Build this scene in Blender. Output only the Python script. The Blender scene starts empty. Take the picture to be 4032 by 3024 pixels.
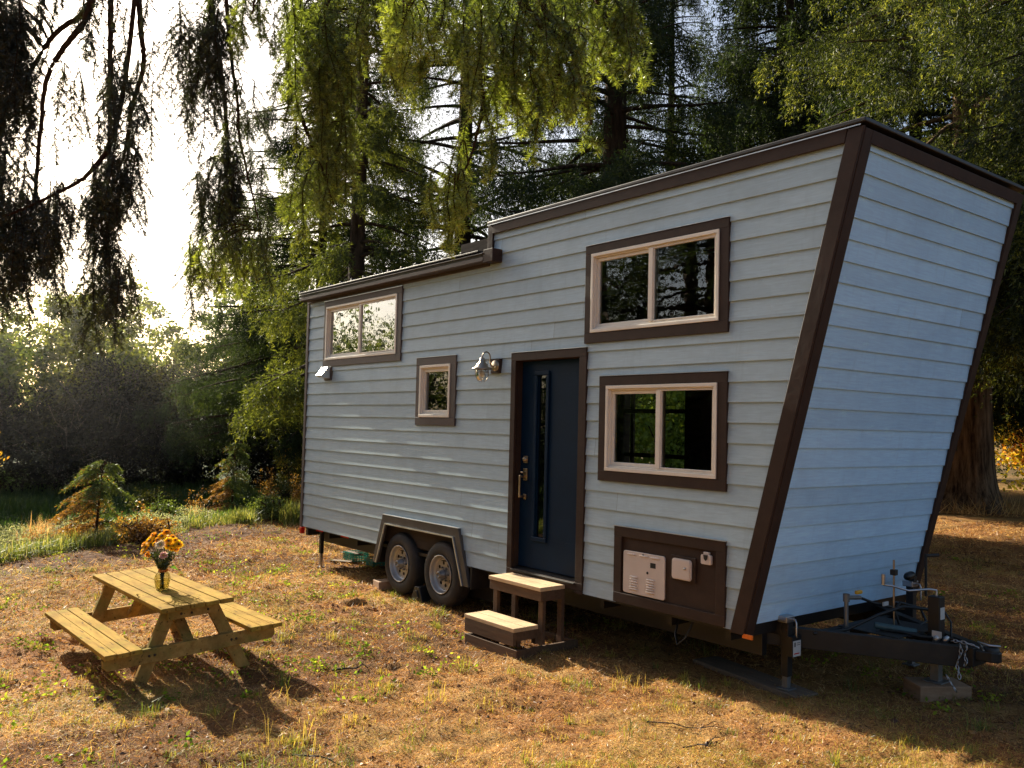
import bpy, math, random
import numpy as np
from mathutils import Vector, Matrix
PI = math.pi
C = bpy.context.scene.collection
random.seed(7)
RNG = np.random.default_rng(11)

# ------------------------------------------------------------------ object helpers
def tag(o, label=None, cat=None, group=None, kind=None):
    if label: o['label'] = label
    if cat: o['category'] = cat
    if group: o['group'] = group
    if kind: o['kind'] = kind
    return o

def thing(name, label, cat, loc=(0, 0, 0), group=None, rot=None):
    o = bpy.data.objects.new(name, None); C.objects.link(o)
    o.empty_display_size = .2
    o.location = loc
    if rot: o.rotation_euler = rot
    return tag(o, label, cat, group)

def hook(o, parent):
    """parent o so that its mesh, built in world coordinates, stays where it is"""
    o.parent = parent
    q = parent; m = Matrix.Identity(4)
    chain = []
    while q is not None:
        chain.append(q); q = q.parent
    for q in reversed(chain):
        b = Matrix.LocRotScale(q.location, q.rotation_euler, q.scale)
        m = m @ (q.matrix_parent_inverse @ b if q.parent else b)
    o.matrix_parent_inverse = m.inverted()

def link(name, me, parent=None, local=False):
    o = bpy.data.objects.new(name, me); C.objects.link(o)
    if parent is not None:
        if local: o.parent = parent
        else: hook(o, parent)
    return o

def dup(o, parent=None):
    c = o.copy(); C.objects.link(c)
    if parent is not None: c.parent = parent
    for ch in o.children: dup(ch, c)
    return c

# ------------------------------------------------------------------ small hand-made meshes
class B:
    def __init__(s): s.v = []; s.f = []; s.sm = []
    def add(s, vs, fs, smooth=False):
        n = len(s.v); s.v += [tuple(v) for v in vs]
        s.f += [tuple(i + n for i in f) for f in fs]; s.sm += [smooth] * len(fs)
        return s
    def box(s, x0, x1, y0, y1, z0, z1):
        vs = [(x, y, z) for x in (x0, x1) for y in (y0, y1) for z in (z0, z1)]
        return s.add(vs, [(0, 1, 3, 2), (4, 6, 7, 5), (0, 4, 5, 1), (2, 3, 7, 6), (0, 2, 6, 4), (1, 5, 7, 3)])
    def beam(s, p0, p1, w, h, up=(0, 0, 1), cut0=None, cut1=None):
        """bar from p0 to p1, w across (side), h along 'up'"""
        p0 = Vector(p0); p1 = Vector(p1); d = (p1 - p0).normalized(); u = Vector(up)
        sd = d.cross(u).normalized(); u = sd.cross(d).normalized()
        vs = []
        for p in (p0, p1):
            for a, b in ((-1, -1), (1, -1), (1, 1), (-1, 1)):
                vs.append(p + sd * a * w / 2 + u * b * h / 2)
        return s.add(vs, [(3, 2, 1, 0), (4, 5, 6, 7), (0, 1, 5, 4), (1, 2, 6, 5), (2, 3, 7, 6), (3, 0, 4, 7)])
    def prism(s, pts, off):
        """closed polygon pts (3-D, any plane) extruded by vector off"""
        n = len(pts); o = Vector(off)
        vs = [Vector(p) for p in pts] + [Vector(p) + o for p in pts]
        fs = [tuple(reversed(range(n))), tuple(range(n, 2 * n))]
        fs += [(i, (i + 1) % n, (i + 1) % n + n, i + n) for i in range(n)]
        return s.add(vs, fs)
    def tube(s, pts, r, n=8, cap=True, smooth=True):
        pts = [Vector(p) for p in pts]; k = len(pts)
        rs = r if isinstance(r, (list, tuple)) else [r] * k
        vs = []; ref = None
        for i, p in enumerate(pts):
            d = (pts[min(i + 1, k - 1)] - pts[max(i - 1, 0)]).normalized()
            if ref is None:
                ref = Vector((0, 0, 1)) if abs(d.z) < .9 else Vector((1, 0, 0))
            a = (ref - d * ref.dot(d)).normalized(); b = d.cross(a); ref = a
            vs += [p + (a * math.cos(2 * PI * j / n) + b * math.sin(2 * PI * j / n)) * rs[i] for j in range(n)]
        fs = [(i * n + j, i * n + (j + 1) % n, (i + 1) * n + (j + 1) % n, (i + 1) * n + j) for i in range(k - 1) for j in range(n)]
        s.add(vs, fs, smooth)
        if cap:
            s.add([vs[j] for j in range(n)], [tuple(reversed(range(n)))])
            s.add([vs[(k - 1) * n + j] for j in range(n)], [tuple(range(n))])
        return s
    def lathe(s, prof, c=(0, 0, 0), ax=(0, 0, 1), n=24, smooth=True):
        """profile of (radius, height) along ax from c"""
        c = Vector(c); ax = Vector(ax).normalized()
        ref = Vector((0, 0, 1)) if abs(ax.z) < .9 else Vector((1, 0, 0))
        a = (ref - ax * ref.dot(ax)).normalized(); b = ax.cross(a)
        vs = []
        for r, h in prof:
            vs += [c + ax * h + (a * math.cos(2 * PI * j / n) + b * math.sin(2 * PI * j / n)) * max(r, 1e-5) for j in range(n)]
        fs = [(i * n + j, i * n + (j + 1) % n, (i + 1) * n + (j + 1) % n, (i + 1) * n + j) for i in range(len(prof) - 1) for j in range(n)]
        return s.add(vs, fs, smooth)
    def build(s, name, mat, parent=None, bevel=0, label=None, local=False, seg=2, subsurf=0):
        me = bpy.data.meshes.new(name); me.from_pydata(s.v, [], s.f); me.materials.append(mat)
        me.polygons.foreach_set('use_smooth', s.sm)
        me.update()
        o = link(name, me, parent, local)
        if bevel:
            m = o.modifiers.new('edge', 'BEVEL'); m.width = bevel; m.segments = seg; m.limit_method = 'ANGLE'; m.angle_limit = math.radians(40)
            m.harden_normals = False
        if label: o['label'] = label
        return o

# ------------------------------------------------------------------ big numpy meshes (foliage, grass, ground)
class N:
    """triangles / quads gathered as arrays, with one float 'tone' per vertex"""
    def __init__(s): s.vs = []; s.tone = []; s.tri = []; s.quad = []; s.n = 0
    def tris(s, P, tone):
        """P (k,3,3), tone (k,)"""
        k = len(P)
        if not k: return
        s.vs.append(P.reshape(-1, 3)); s.tone.append(np.repeat(tone, 3))
        s.tri.append(np.arange(k * 3).reshape(-1, 3) + s.n); s.n += k * 3
    def quads(s, P, tone):
        k = len(P)
        if not k: return
        s.vs.append(P.reshape(-1, 3)); s.tone.append(np.repeat(tone, 4))
        s.quad.append(np.arange(k * 4).reshape(-1, 4) + s.n); s.n += k * 4
    def grid(s, V, F, tone):
        s.vs.append(V); s.tone.append(tone); s.quad.append(F + s.n); s.n += len(V)
    def build(s, name, mat, parent=None, smooth=False, local=False):
        V = np.concatenate(s.vs).astype(np.float32); t = np.concatenate(s.tone).astype(np.float32)
        tri = np.concatenate(s.tri) if s.tri else np.zeros((0, 3), int)
        quad = np.concatenate(s.quad) if s.quad else np.zeros((0, 4), int)
        me = bpy.data.meshes.new(name)
        me.vertices.add(len(V)); me.vertices.foreach_set('co', V.ravel())
        nl = tri.size + quad.size; me.loops.add(nl)
        me.loops.foreach_set('vertex_index', np.concatenate([tri.ravel(), quad.ravel()]).astype(np.int32))
        npoly = len(tri) + len(quad); me.polygons.add(npoly)
        ls = np.concatenate([np.arange(len(tri)) * 3, tri.size + np.arange(len(quad)) * 4]).astype(np.int32)
        me.polygons.foreach_set('loop_start', ls)
        if smooth: me.polygons.foreach_set('use_smooth', np.ones(npoly, bool))
        a = me.attributes.new('tone', 'FLOAT', 'POINT'); a.data.foreach_set('value', t)
        me.materials.append(mat); me.update(calc_edges=True)
        return link(name, me, parent, local)

def unit(a):
    return a / np.maximum(np.linalg.norm(a, axis=-1, keepdims=True), 1e-9)

def slivers(c, d, L, w, rng, curve=0):
    """flat pointed triangles starting at c running along d"""
    k = len(c); r = rng.normal(size=(k, 3)); s = unit(np.cross(d, r))
    L = np.broadcast_to(np.asarray(L, float), (k,))[:, None]; w = np.broadcast_to(np.asarray(w, float), (k,))[:, None]
    return np.stack([c - s * w / 2, c + s * w / 2, c + d * L], 1)

def leaves(c, nrm, L, w, rng):
    """diamond leaves centred on c"""
    k = len(c); r = rng.normal(size=(k, 3)); a = unit(np.cross(nrm, r)); b = np.cross(nrm, a)
    L = np.broadcast_to(np.asarray(L, float), (k,))[:, None]; w = np.broadcast_to(np.asarray(w, float), (k,))[:, None]
    return np.stack([c - a * L / 2, c + b * w / 2 - a * L * .05, c + a * L / 2 - nrm * L * .12, c - b * w / 2 - a * L * .05], 1)

def vnoise(x, y, seed=0):
    """value noise 0..1 on arrays"""
    xi = np.floor(x).astype(np.int64); yi = np.floor(y).astype(np.int64); xf = x - xi; yf = y - yi
    def h(a, b):
        n = (a * 374761393 + b * 668265263 + seed * 974711) & 0x7fffffff
        n = ((n ^ (n >> 13)) * 1274126177) & 0x7fffffff
        return ((n ^ (n >> 16)) & 0xffff) / 65535.
    u = xf * xf * (3 - 2 * xf); v = yf * yf * (3 - 2 * yf)
    return (h(xi, yi) * (1 - u) + h(xi + 1, yi) * u) * (1 - v) + (h(xi, yi + 1) * (1 - u) + h(xi + 1, yi + 1) * u) * v

# ------------------------------------------------------------------ materials
def mat(name):
    m = bpy.data.materials.new(name); m.use_nodes = True
    nt = m.node_tree; nt.nodes.clear()
    out = nt.nodes.new('ShaderNodeOutputMaterial')
    return m, nt, out
def nd(nt, t, **kw):
    n = nt.nodes.new(t)
    for k, v in kw.items():
        if hasattr(n, k): setattr(n, k, v)
        else: n.inputs[k.replace('_', ' ')].default_value = v
    return n
def ramp(nt, src, stops):
    r = nt.nodes.new('ShaderNodeValToRGB'); e = r.color_ramp.elements
    while len(e) < len(stops): e.new(.5)
    for k, (p, c) in enumerate(stops):
        e[k].position = p; e[k].color = (*c, 1) if len(c) == 3 else c
    nt.links.new(src, r.inputs[0]); return r.outputs[0]
def noise(nt, scale, vec=None, detail=3, rough=.55):
    n = nd(nt, 'ShaderNodeTexNoise', Scale=scale, Detail=detail, Roughness=rough)
    if vec is not None: nt.links.new(vec, n.inputs['Vector'])
    return n.outputs['Fac']
def coords(nt, scale=(1, 1, 1)):
    tc = nt.nodes.new('ShaderNodeNewGeometry')
    mp = nt.nodes.new('ShaderNodeMapping'); mp.inputs['Scale'].default_value = scale
    nt.links.new(tc.outputs['Position'], mp.inputs['Vector']); return mp.outputs['Vector']
def ocoords(nt, scale=(1, 1, 1)):
    tc = nt.nodes.new('ShaderNodeTexCoord')
    mp = nt.nodes.new('ShaderNodeMapping'); mp.inputs['Scale'].default_value = scale
    nt.links.new(tc.outputs['Object'], mp.inputs['Vector']); return mp.outputs['Vector']
def mixc(nt, fac, a, b, mode='MIX'):
    m = nt.nodes.new('ShaderNodeMix'); m.data_type = 'RGBA'; m.blend_type = mode
    for s, i in ((fac, 0), (a, 6), (b, 7)):
        if hasattr(s, 'node'): nt.links.new(s, m.inputs[i])
        else: m.inputs[i].default_value = s if i == 0 else (*s, 1)
    return m.outputs[2]
def attr(nt, name='tone'):
    a = nt.nodes.new('ShaderNodeAttribute'); a.attribute_name = name; return a.outputs['Fac']

def simple(name, col, rough=.5, metal=0, var=.25, scale=(6, 6, 6), bump=.0, spec=.5, dirt=None, obj=False):
    """principled with mottled colour, roughness variation and a little bump"""
    m, nt, out = mat(name); p = nd(nt, 'ShaderNodeBsdfPrincipled', Roughness=rough, Metallic=metal)
    p.inputs['Specular IOR Level'].default_value = spec
    v = ocoords(nt, scale) if obj else coords(nt, scale)
    f = noise(nt, 1, v, 5, .6)
    lo = tuple(c * (1 - var) for c in col); hi = tuple(min(1, c * (1 + var)) for c in col)
    c = ramp(nt, f, [(.3, lo), (.7, hi)])
    if dirt:
        f2 = noise(nt, 2.3, coords(nt), 6, .65)
        c = mixc(nt, ramp(nt, f2, [(.5, (0, 0, 0)), (.72, (1, 1, 1))]), c, dirt)
    nt.links.new(c, p.inputs['Base Color'])
    r = nt.nodes.new('ShaderNodeMapRange'); r.inputs[3].default_value = max(.05, rough - .12); r.inputs[4].default_value = min(1, rough + .12)
    nt.links.new(f, r.inputs[0]); nt.links.new(r.outputs[0], p.inputs['Roughness'])
    if bump:
        b = nd(nt, 'ShaderNodeBump', Strength=bump, Distance=.004); nt.links.new(f, b.inputs['Height']); nt.links.new(b.outputs[0], p.inputs['Normal'])
    nt.links.new(p.outputs[0], out.inputs[0]); return m

def leafmat(name, stops, trans=.45, rough=.45, tcol=None, gloss=.06, nscale=.6, namp=.35):
    """two-sided foliage: diffuse + translucent + a little gloss, colour from the 'tone' attribute"""
    m, nt, out = mat(name)
    t = attr(nt)
    n = noise(nt, nscale, coords(nt), 3)
    a = nt.nodes.new('ShaderNodeMath'); a.operation = 'MULTIPLY_ADD'; a.inputs[1].default_value = namp; a.inputs[2].default_value = -namp / 2
    nt.links.new(n, a.inputs[0])
    s = nt.nodes.new('ShaderNodeMath'); s.operation = 'ADD'; s.use_clamp = True
    nt.links.new(t, s.inputs[0]); nt.links.new(a.outputs[0], s.inputs[1])
    c = ramp(nt, s.outputs[0], stops)
    d = nd(nt, 'ShaderNodeBsdfDiffuse'); nt.links.new(c, d.inputs[0])
    tr = nd(nt, 'ShaderNodeBsdfTranslucent')
    tc = mixc(nt, 1.0, c, tcol or (1.25, 1.2, .55), 'MULTIPLY'); nt.links.new(tc, tr.inputs[0])
    x = nd(nt, 'ShaderNodeMixShader', Fac=trans); nt.links.new(d.outputs[0], x.inputs[1]); nt.links.new(tr.outputs[0], x.inputs[2])
    g = nd(nt, 'ShaderNodeBsdfGlossy', Roughness=rough)
    x2 = nd(nt, 'ShaderNodeMixShader', Fac=gloss); nt.links.new(x.outputs[0], x2.inputs[1]); nt.links.new(g.outputs[0], x2.inputs[2])
    nt.links.new(x2.outputs[0], out.inputs[0]); return m

def wood(name, a, b, scale, rough=.75, dirt=None, moss=None, crack=None, spec=.25):
    m, nt, out = mat(name); p = nd(nt, 'ShaderNodeBsdfPrincipled', Roughness=rough); p.inputs['Specular IOR Level'].default_value = spec
    v = ocoords(nt, scale)
    f = noise(nt, 1, v, 6, .65); c = ramp(nt, f, [(.28, a), (.72, b)])
    f2 = noise(nt, 3.1, ocoords(nt), 5, .6)
    if dirt: c = mixc(nt, ramp(nt, f2, [(.46, (0, 0, 0)), (.75, (.8, .8, .8))]), c, dirt)
    if moss:
        f3 = noise(nt, 5, ocoords(nt), 6, .7); c = mixc(nt, ramp(nt, f3, [(.5, (0, 0, 0)), (.7, (.75, .75, .75))]), c, moss)
    if crack:
        f4 = noise(nt, 1, ocoords(nt, tuple(q * 2.2 for q in scale)), 3, .5); c = mixc(nt, ramp(nt, f4, [(.64, (0, 0, 0)), (.7, (.8, .8, .8))]), c, crack)
    nt.links.new(c, p.inputs['Base Color'])
    bu = nd(nt, 'ShaderNodeBump', Strength=.5, Distance=.004); nt.links.new(f, bu.inputs['Height']); nt.links.new(bu.outputs[0], p.inputs['Normal'])
    nt.links.new(p.outputs[0], out.inputs[0]); return m

def glassmat(name, tint=(.75, .8, .78), refl=.12, wav=.0, ior=1.5):
    """thin window pane: clear with fresnel reflection"""
    m, nt, out = mat(name)
    t = nd(nt, 'ShaderNodeBsdfTransparent'); t.inputs[0].default_value = (*tint, 1)
    g = nd(nt, 'ShaderNodeBsdfGlossy', Roughness=.0)
    g.inputs[0].default_value = (.95, .97, 1, 1)
    fr = nd(nt, 'ShaderNodeFresnel', IOR=ior)
    a = nt.nodes.new('ShaderNodeMath'); a.operation = 'MULTIPLY_ADD'; a.inputs[1].default_value = 1.6; a.inputs[2].default_value = refl; a.use_clamp = True
    nt.links.new(fr.outputs[0], a.inputs[0])
    x = nd(nt, 'ShaderNodeMixShader'); nt.links.new(a.outputs[0], x.inputs[0]); nt.links.new(t.outputs[0], x.inputs[1]); nt.links.new(g.outputs[0], x.inputs[2])
    if wav:
        f = noise(nt, 7, coords(nt), 2); b = nd(nt, 'ShaderNodeBump', Strength=wav, Distance=.01); nt.links.new(f, b.inputs['Height']); nt.links.new(b.outputs[0], g.inputs['Normal'])
    nt.links.new(x.outputs[0], out.inputs[0]); return m
# ------------------------------------------------------------------ setting: scene, camera, light, sky
scene = bpy.context.scene
scene.view_settings.view_transform = 'Standard'; scene.view_settings.look = 'None'
scene.view_settings.exposure = 0; scene.view_settings.gamma = 1
cy = scene.cycles
cy.max_bounces = 6; cy.diffuse_bounces = 3; cy.glossy_bounces = 2; cy.transmission_bounces = 5; cy.transparent_max_bounces = 10
cy.caustics_reflective = False; cy.caustics_refractive = False; cy.sample_clamp_indirect = 6
cy.use_denoising = True; cy.denoiser = 'OPENIMAGEDENOISE'; cy.denoising_input_passes = 'RGB_ALBEDO_NORMAL'

CAM = Vector((11.766, -5.549, 2.028)); CROT = tuple(math.radians(a) for a in (92.695, -1.385, 51.54))
cam = bpy.data.cameras.new('camera'); cam.sensor_width = 36; cam.lens = 30.811; cam.clip_start = .05; cam.clip_end = 2000
camo = bpy.data.objects.new('camera', cam); C.objects.link(camo); camo.location = CAM; camo.rotation_euler = CROT
scene.camera = camo

SUN_EL, SUN_AZ = 25.5, 180.6          # azimuth of the sun itself, counter-clockwise from +X
w = bpy.data.worlds.new('World'); scene.world = w; w.use_nodes = True
wn = w.node_tree; sk = wn.nodes.new('ShaderNodeTexSky'); sk.sky_type = 'NISHITA'; sk.sun_disc = False
sk.sun_elevation = math.radians(SUN_EL); sk.sun_rotation = math.radians(450 - SUN_AZ); sk.dust_density = 4.0; sk.air_density = 1.0; sk.ozone_density = 1.5
wn.links.new(sk.outputs[0], wn.nodes['Background'].inputs[0]); wn.nodes['Background'].inputs[1].default_value = .19
sl = bpy.data.lights.new('sun', 'SUN'); sl.energy = 14; sl.angle = math.radians(.5); sl.color = (1, .92, .74)
so = bpy.data.objects.new('sun', sl); C.objects.link(so)
sd = Vector((math.cos(math.radians(SUN_AZ)) * math.cos(math.radians(SUN_EL)), math.sin(math.radians(SUN_AZ)) * math.cos(math.radians(SUN_EL)), math.sin(math.radians(SUN_EL))))
so.rotation_euler = sd.to_track_quat('Z', 'Y').to_euler(); so.location = sd * 60

# ------------------------------------------------------------------ materials of the house
def siding_mat(name, grain, col, warm):
    m, nt, out = mat(name); p = nd(nt, 'ShaderNodeBsdfPrincipled', Roughness=.62); p.inputs['Specular IOR Level'].default_value = .35
    t = attr(nt)
    f = noise(nt, 1, coords(nt, grain), 6, .68)
    f2 = noise(nt, 2.2, coords(nt), 4, .6)
    c = ramp(nt, f, [(.3, tuple(q * .86 for q in col)), (.7, tuple(min(1, q * 1.1) for q in col))])
    c = mixc(nt, ramp(nt, f2, [(.48, (0, 0, 0)), (.78, (.55, .55, .55))]), c, tuple(q * .74 for q in col))
    f3 = noise(nt, 1, coords(nt, tuple(g * .45 for g in grain)), 4, .7)
    c = mixc(nt, ramp(nt, f3, [(.6, (0, 0, 0)), (.78, (.4, .4, .4))]), c, warm)
    # per-board tint
    mr = nt.nodes.new('ShaderNodeMapRange'); mr.inputs[3].default_value = .91; mr.inputs[4].default_value = 1.06; nt.links.new(t, mr.inputs[0])
    cc = nt.nodes.new('ShaderNodeCombineColor')
    for i in range(3): nt.links.new(mr.outputs[0], cc.inputs[i])
    c = mixc(nt, 1.0, c, cc.outputs[0], 'MULTIPLY')
    sv = noise(nt, 1, coords(nt, (16, 16, 1.3)), 5, .7)        # faint runs and pale worn patches
    c = mixc(nt, ramp(nt, sv, [(.55, (0, 0, 0)), (.75, (.35, .35, .35))]), c, tuple(q * .68 for q in col))
    wp = noise(nt, 1, coords(nt, (3, 3, 9)), 7, .75)
    c = mixc(nt, ramp(nt, wp, [(.60, (0, 0, 0)), (.72, (.45, .45, .45))]), c, tuple(min(1, q * 1.35) for q in col))
    gz = nt.nodes.new('ShaderNodeSeparateXYZ'); nt.links.new(coords(nt), gz.inputs[0])
    gr_ = nt.nodes.new('ShaderNodeMapRange'); gr_.inputs[1].default_value = .5; gr_.inputs[2].default_value = 1.1; gr_.inputs[3].default_value = .35; gr_.inputs[4].default_value = 0; nt.links.new(gz.outputs[2], gr_.inputs[0])
    gm_ = nt.nodes.new('ShaderNodeMath'); gm_.operation = 'MULTIPLY'; nt.links.new(gr_.outputs[0], gm_.inputs[0]); nt.links.new(f2, gm_.inputs[1])
    c = mixc(nt, gm_.outputs[0], c, (.28, .22, .16))           # mud splash low down
    nt.links.new(c, p.inputs['Base Color'])
    b = nd(nt, 'ShaderNodeBump', Strength=.35, Distance=.003); nt.links.new(f, b.inputs['Height']); nt.links.new(b.outputs[0], p.inputs['Normal'])
    nt.links.new(p.outputs[0], out.inputs[0]); return m

M = {}
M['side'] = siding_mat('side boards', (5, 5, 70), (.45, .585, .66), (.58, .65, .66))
M['front'] = siding_mat('front boards', (20, 5, 70), (.46, .71, .99), (.62, .80, .99))  # bluer, paler copy of the siding; blue sky light is put into the colour
M['trim'] = wood('brown stained trim', (.030, .016, .011), (.048, .026, .018), (9, 9, 9), rough=.6)
M['trim_light'] = simple('weathered trim', (.085, .065, .060), .55, var=.15, spec=.3)
M['vinyl'] = simple('almond vinyl', (.82, .75, .65), .4, var=.05)
M['flash'] = simple('galvanised edge', (.62, .64, .66), .35, metal=.8, var=.1)
M['roofmetal'] = simple('brown roof metal', (.05, .045, .043), .4, metal=.5, var=.2)
M['black'] = simple('black steel', (.012, .011, .011), .45, var=.4, bump=.2)
M['blackd'] = simple('dusty black steel', (.018, .014, .011), .6, var=.4, bump=.3, dirt=(.05, .035, .022))
M['door'] = simple('dark teal door paint', (.002, .016, .042), .5, var=.12, spec=.15)
M['inner'] = wood('inner panelling', (.035, .025, .017), (.07, .05, .035), (2, 9, 9), rough=.8)
M['glass'] = glassmat('window glass', tint=(.9, .93, .9), refl=.06, wav=.03)
M['glass_wavy'] = glassmat('rippled window glass', refl=.30, wav=.05)
M['glass_dark'] = glassmat('door glass', tint=(.25, .27, .28), refl=.04)
M['brass'] = simple('brushed bronze', (.55, .42, .30), .3, metal=1, var=.1)
M['nickel'] = simple('brushed nickel', (.36, .30, .23), .33, metal=1, var=.12)
M['chrome'] = simple('zinc plated steel', (.45, .45, .47), .33, metal=1, var=.15)
M['white'] = simple('white enamel', (.66, .56, .50), .42, var=.05)
M['dark'] = simple('dark hole', (.006, .006, .006), .7, var=.1)
M['tyre'] = simple('tyre rubber', (.022, .02, .019), .75, var=.3, bump=.3, scale=(25, 25, 25), dirt=(.06, .045, .035))
M['rim'] = simple('silver wheel paint', (.42, .41, .40), .38, metal=.55, var=.12, dirt=(.22, .18, .15))
M['red'] = simple('red lens', (.55, .02, .012), .25, var=.1)
M['amber'] = simple('amber lens', (.75, .16, .02), .25, var=.1)
M['yellow'] = simple('yellow handle', (.75, .38, .03), .4, var=.1)
M['pipe'] = simple('grey pipe', (.20, .20, .20), .45, metal=.6, var=.25)
M['paper'] = simple('paper label', (.55, .53, .50), .7, var=.06)
M['rubber'] = simple('black hose', (.01, .01, .01), .5, var=.2)
M['bulb'] = simple('frosted bulb', (.8, .78, .72), .5, var=.03)

# ------------------------------------------------------------------ TINY HOUSE ON WHEELS
house = thing('tiny_house', 'pale blue clapboard tiny house on a trailer with brown trim and a forward leaning end', 'tiny house', (4.2, 1.25, 0))
SL = .2615; FX = 7.4992; KS = math.hypot(1, SL); FAR = 2.5
def fp(y, z, d=0):                                           # a point on the leaning front wall, d outward
    return Vector((FX + SL * z, y, z)) + Vector((1, 0, -SL)) / KS * d

def clad(rows, tf, ulo, uhi, openings, seed, name, m):
    """lapped boards; rows of (w0,w1); openings (w0,w1,fl,fr) cut out; tf(u,w,d) -> world"""
    nb = N(); rg = np.random.default_rng(seed)
    for (w0, w1) in rows:
        cuts = sorted({w0, w1} | {q for o in openings for q in o[:2] if w0 < q < w1})
        joint = rg.uniform(2.0, 6.5); ta, tb = rg.uniform(0, 1, 2)
        for a, b in zip(cuts[:-1], cuts[1:]):
            segs = [((ulo(a), ulo(b)), (uhi(a), uhi(b)))]
            for o in openings:
                if o[0] <= a + 1e-6 and o[1] >= b - 1e-6:
                    l = (o[2](a), o[2](b)); r = (o[3](a), o[3](b)); ns = []
                    for (s0, s1) in segs:
                        if r[0] <= s0[0] and r[1] <= s0[1] or l[0] >= s1[0] and l[1] >= s1[1]: ns.append((s0, s1)); continue
                        if l[0] > s0[0] or l[1] > s0[1]: ns.append((s0, l))
                        if r[0] < s1[0] or r[1] < s1[1]: ns.append((r, s1))
                    segs = ns
            def dd(w): return .020 - .015 * (w - w0) / (w1 - w0)
            for (s0, s1) in segs:
                parts = [(s0, s1, ta)]
                if s0[0] < joint < s1[0] and s0[1] < joint < s1[1]:
                    parts = [(s0, (joint - .001,) * 2, ta), ((joint + .001,) * 2, s1, tb)]
                for p0, p1, tn in parts:
                    n = max(1, int((p1[0] - p0[0]) / .5)); Q = []
                    for i in range(n):
                        f0, f1 = i / n, (i + 1) / n
                        L = lambda f, k: p0[k] + (p1[k] - p0[k]) * f
                        Q.append([tf(L(f0, 0), a, dd(a)), tf(L(f1, 0), a, dd(a)), tf(L(f1, 1), b, dd(b)), tf(L(f0, 1), b, dd(b))])
                        if a == w0:
                            Q.append([tf(L(f0, 0), a, .001), tf(L(f1, 0), a, .001), tf(L(f1, 0), a, .020), tf(L(f0, 0), a, .020)])
                    nb.quads(np.array(Q), np.full(len(Q), tn))
    return nb.build(name, m, house)
k_ = lambda v: (lambda w: v)
def rect(x0, x1, z0, z1): return (z0, z1, k_(x0), k_(x1))
WIN = dict(rear=(.53, 2.607, 2.778, 3.689, .595, 2.50, 2.866, 3.612, 1.552),
           small=(2.982, 3.796, 2.004, 2.789, 3.062, 3.69, 2.096, 2.70, None),
           upper=(5.858, 7.486, 2.795, 3.697, 5.938, 7.396, 2.888, 3.618, 6.665),
           lower=(6.07, 7.485, 1.555, 2.487, 6.158, 7.392, 1.646, 2.402, 6.775))
ops = [rect(v[4] + .01, v[5] - .01, v[6] + .01, v[7] - .01) for v in WIN.values()]
ops += [rect(4.80, 5.88, .4, 2.74), rect(6.31, 7.47, .4, 1.16)]
ops += [(.4, .86, lambda z: 2.36 - (.86 - z) * .334, lambda z: 3.92 + (.86 - z) * .39)]
zs = [.516 + .1573 * i for i in range(24)]
rows = [(a, min(a + .1573, 4.10)) for a in zs if a < 4.0]
lowrows = [(a, min(b, 3.83)) for a, b in rows if a < 3.75]
stf = lambda u, w_, d: (u, -d, w_)
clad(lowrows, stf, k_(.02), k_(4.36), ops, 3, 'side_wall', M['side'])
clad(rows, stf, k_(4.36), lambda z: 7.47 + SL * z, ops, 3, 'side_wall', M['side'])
ftf = lambda u, w_, d: tuple(fp(u, w_ / KS, d))
fz = [.57 + .1495 * i for i in range(24)]
frows = [(a * KS, min(a + .1495, 4.12) * KS) for a in fz if a < 4.08]
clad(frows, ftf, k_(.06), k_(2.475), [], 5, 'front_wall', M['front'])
fwin = (3.95, 5.05, 1.2, 2.55)
btf = lambda u, w_, d: (u, FAR + d, w_)
clad(lowrows, btf, k_(.02), k_(4.36), [rect(*fwin)], 8, 'far_wall', M['side'])
clad(rows, btf, k_(4.36), lambda z: 7.47 + SL * z, [rect(*fwin)], 9, 'far_wall', M['side'])
clad(lowrows, lambda u, w_, d: (0 - d, u, w_), k_(.0), k_(FAR), [], 12, 'rear_wall', M['side'])

# inside: lining, floor, loft, so the panes look into rooms
b = B()
def lining(y0, y1, wins):
    xs = sorted({.02, 7.6} | {q for r in wins for q in r[:2]})
    for x0, x1 in zip(xs[:-1], xs[1:]):
        z = .56; top = 3.74 if x1 <= 4.4 else 4.05
        for r in sorted([r for r in wins if r[0] <= x0 + 1e-6 and r[1] >= x1 - 1e-6], key=lambda r: r[2]):
            b.box(x0, x1, y0, y1, z, r[2]); z = r[3]
        b.box(x0, x1, y0, y1, z, top)
lining(.075, .105, [(v[4] + .01, v[5] - .01, v[6] + .01, v[7] - .01) for v in WIN.values()] + [(4.85, 5.83, .56, 2.70)])
lining(2.385, 2.415, [fwin])
b.box(.02, 7.62, .11, 2.38, .54, .565); b.box(0.03, .06, .11, 2.38, .57, 3.74)
b.box(.07, 7.9, .11, 2.38, 2.60, 2.64)
b.prism([fp(.11, .56, -.12), fp(2.38, .56, -.12), fp(2.38, 4.05, -.12), fp(.11, 4.05, -.12)], (-.02, 0, 0))
b.build('interior', M['inner'], house)

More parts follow.
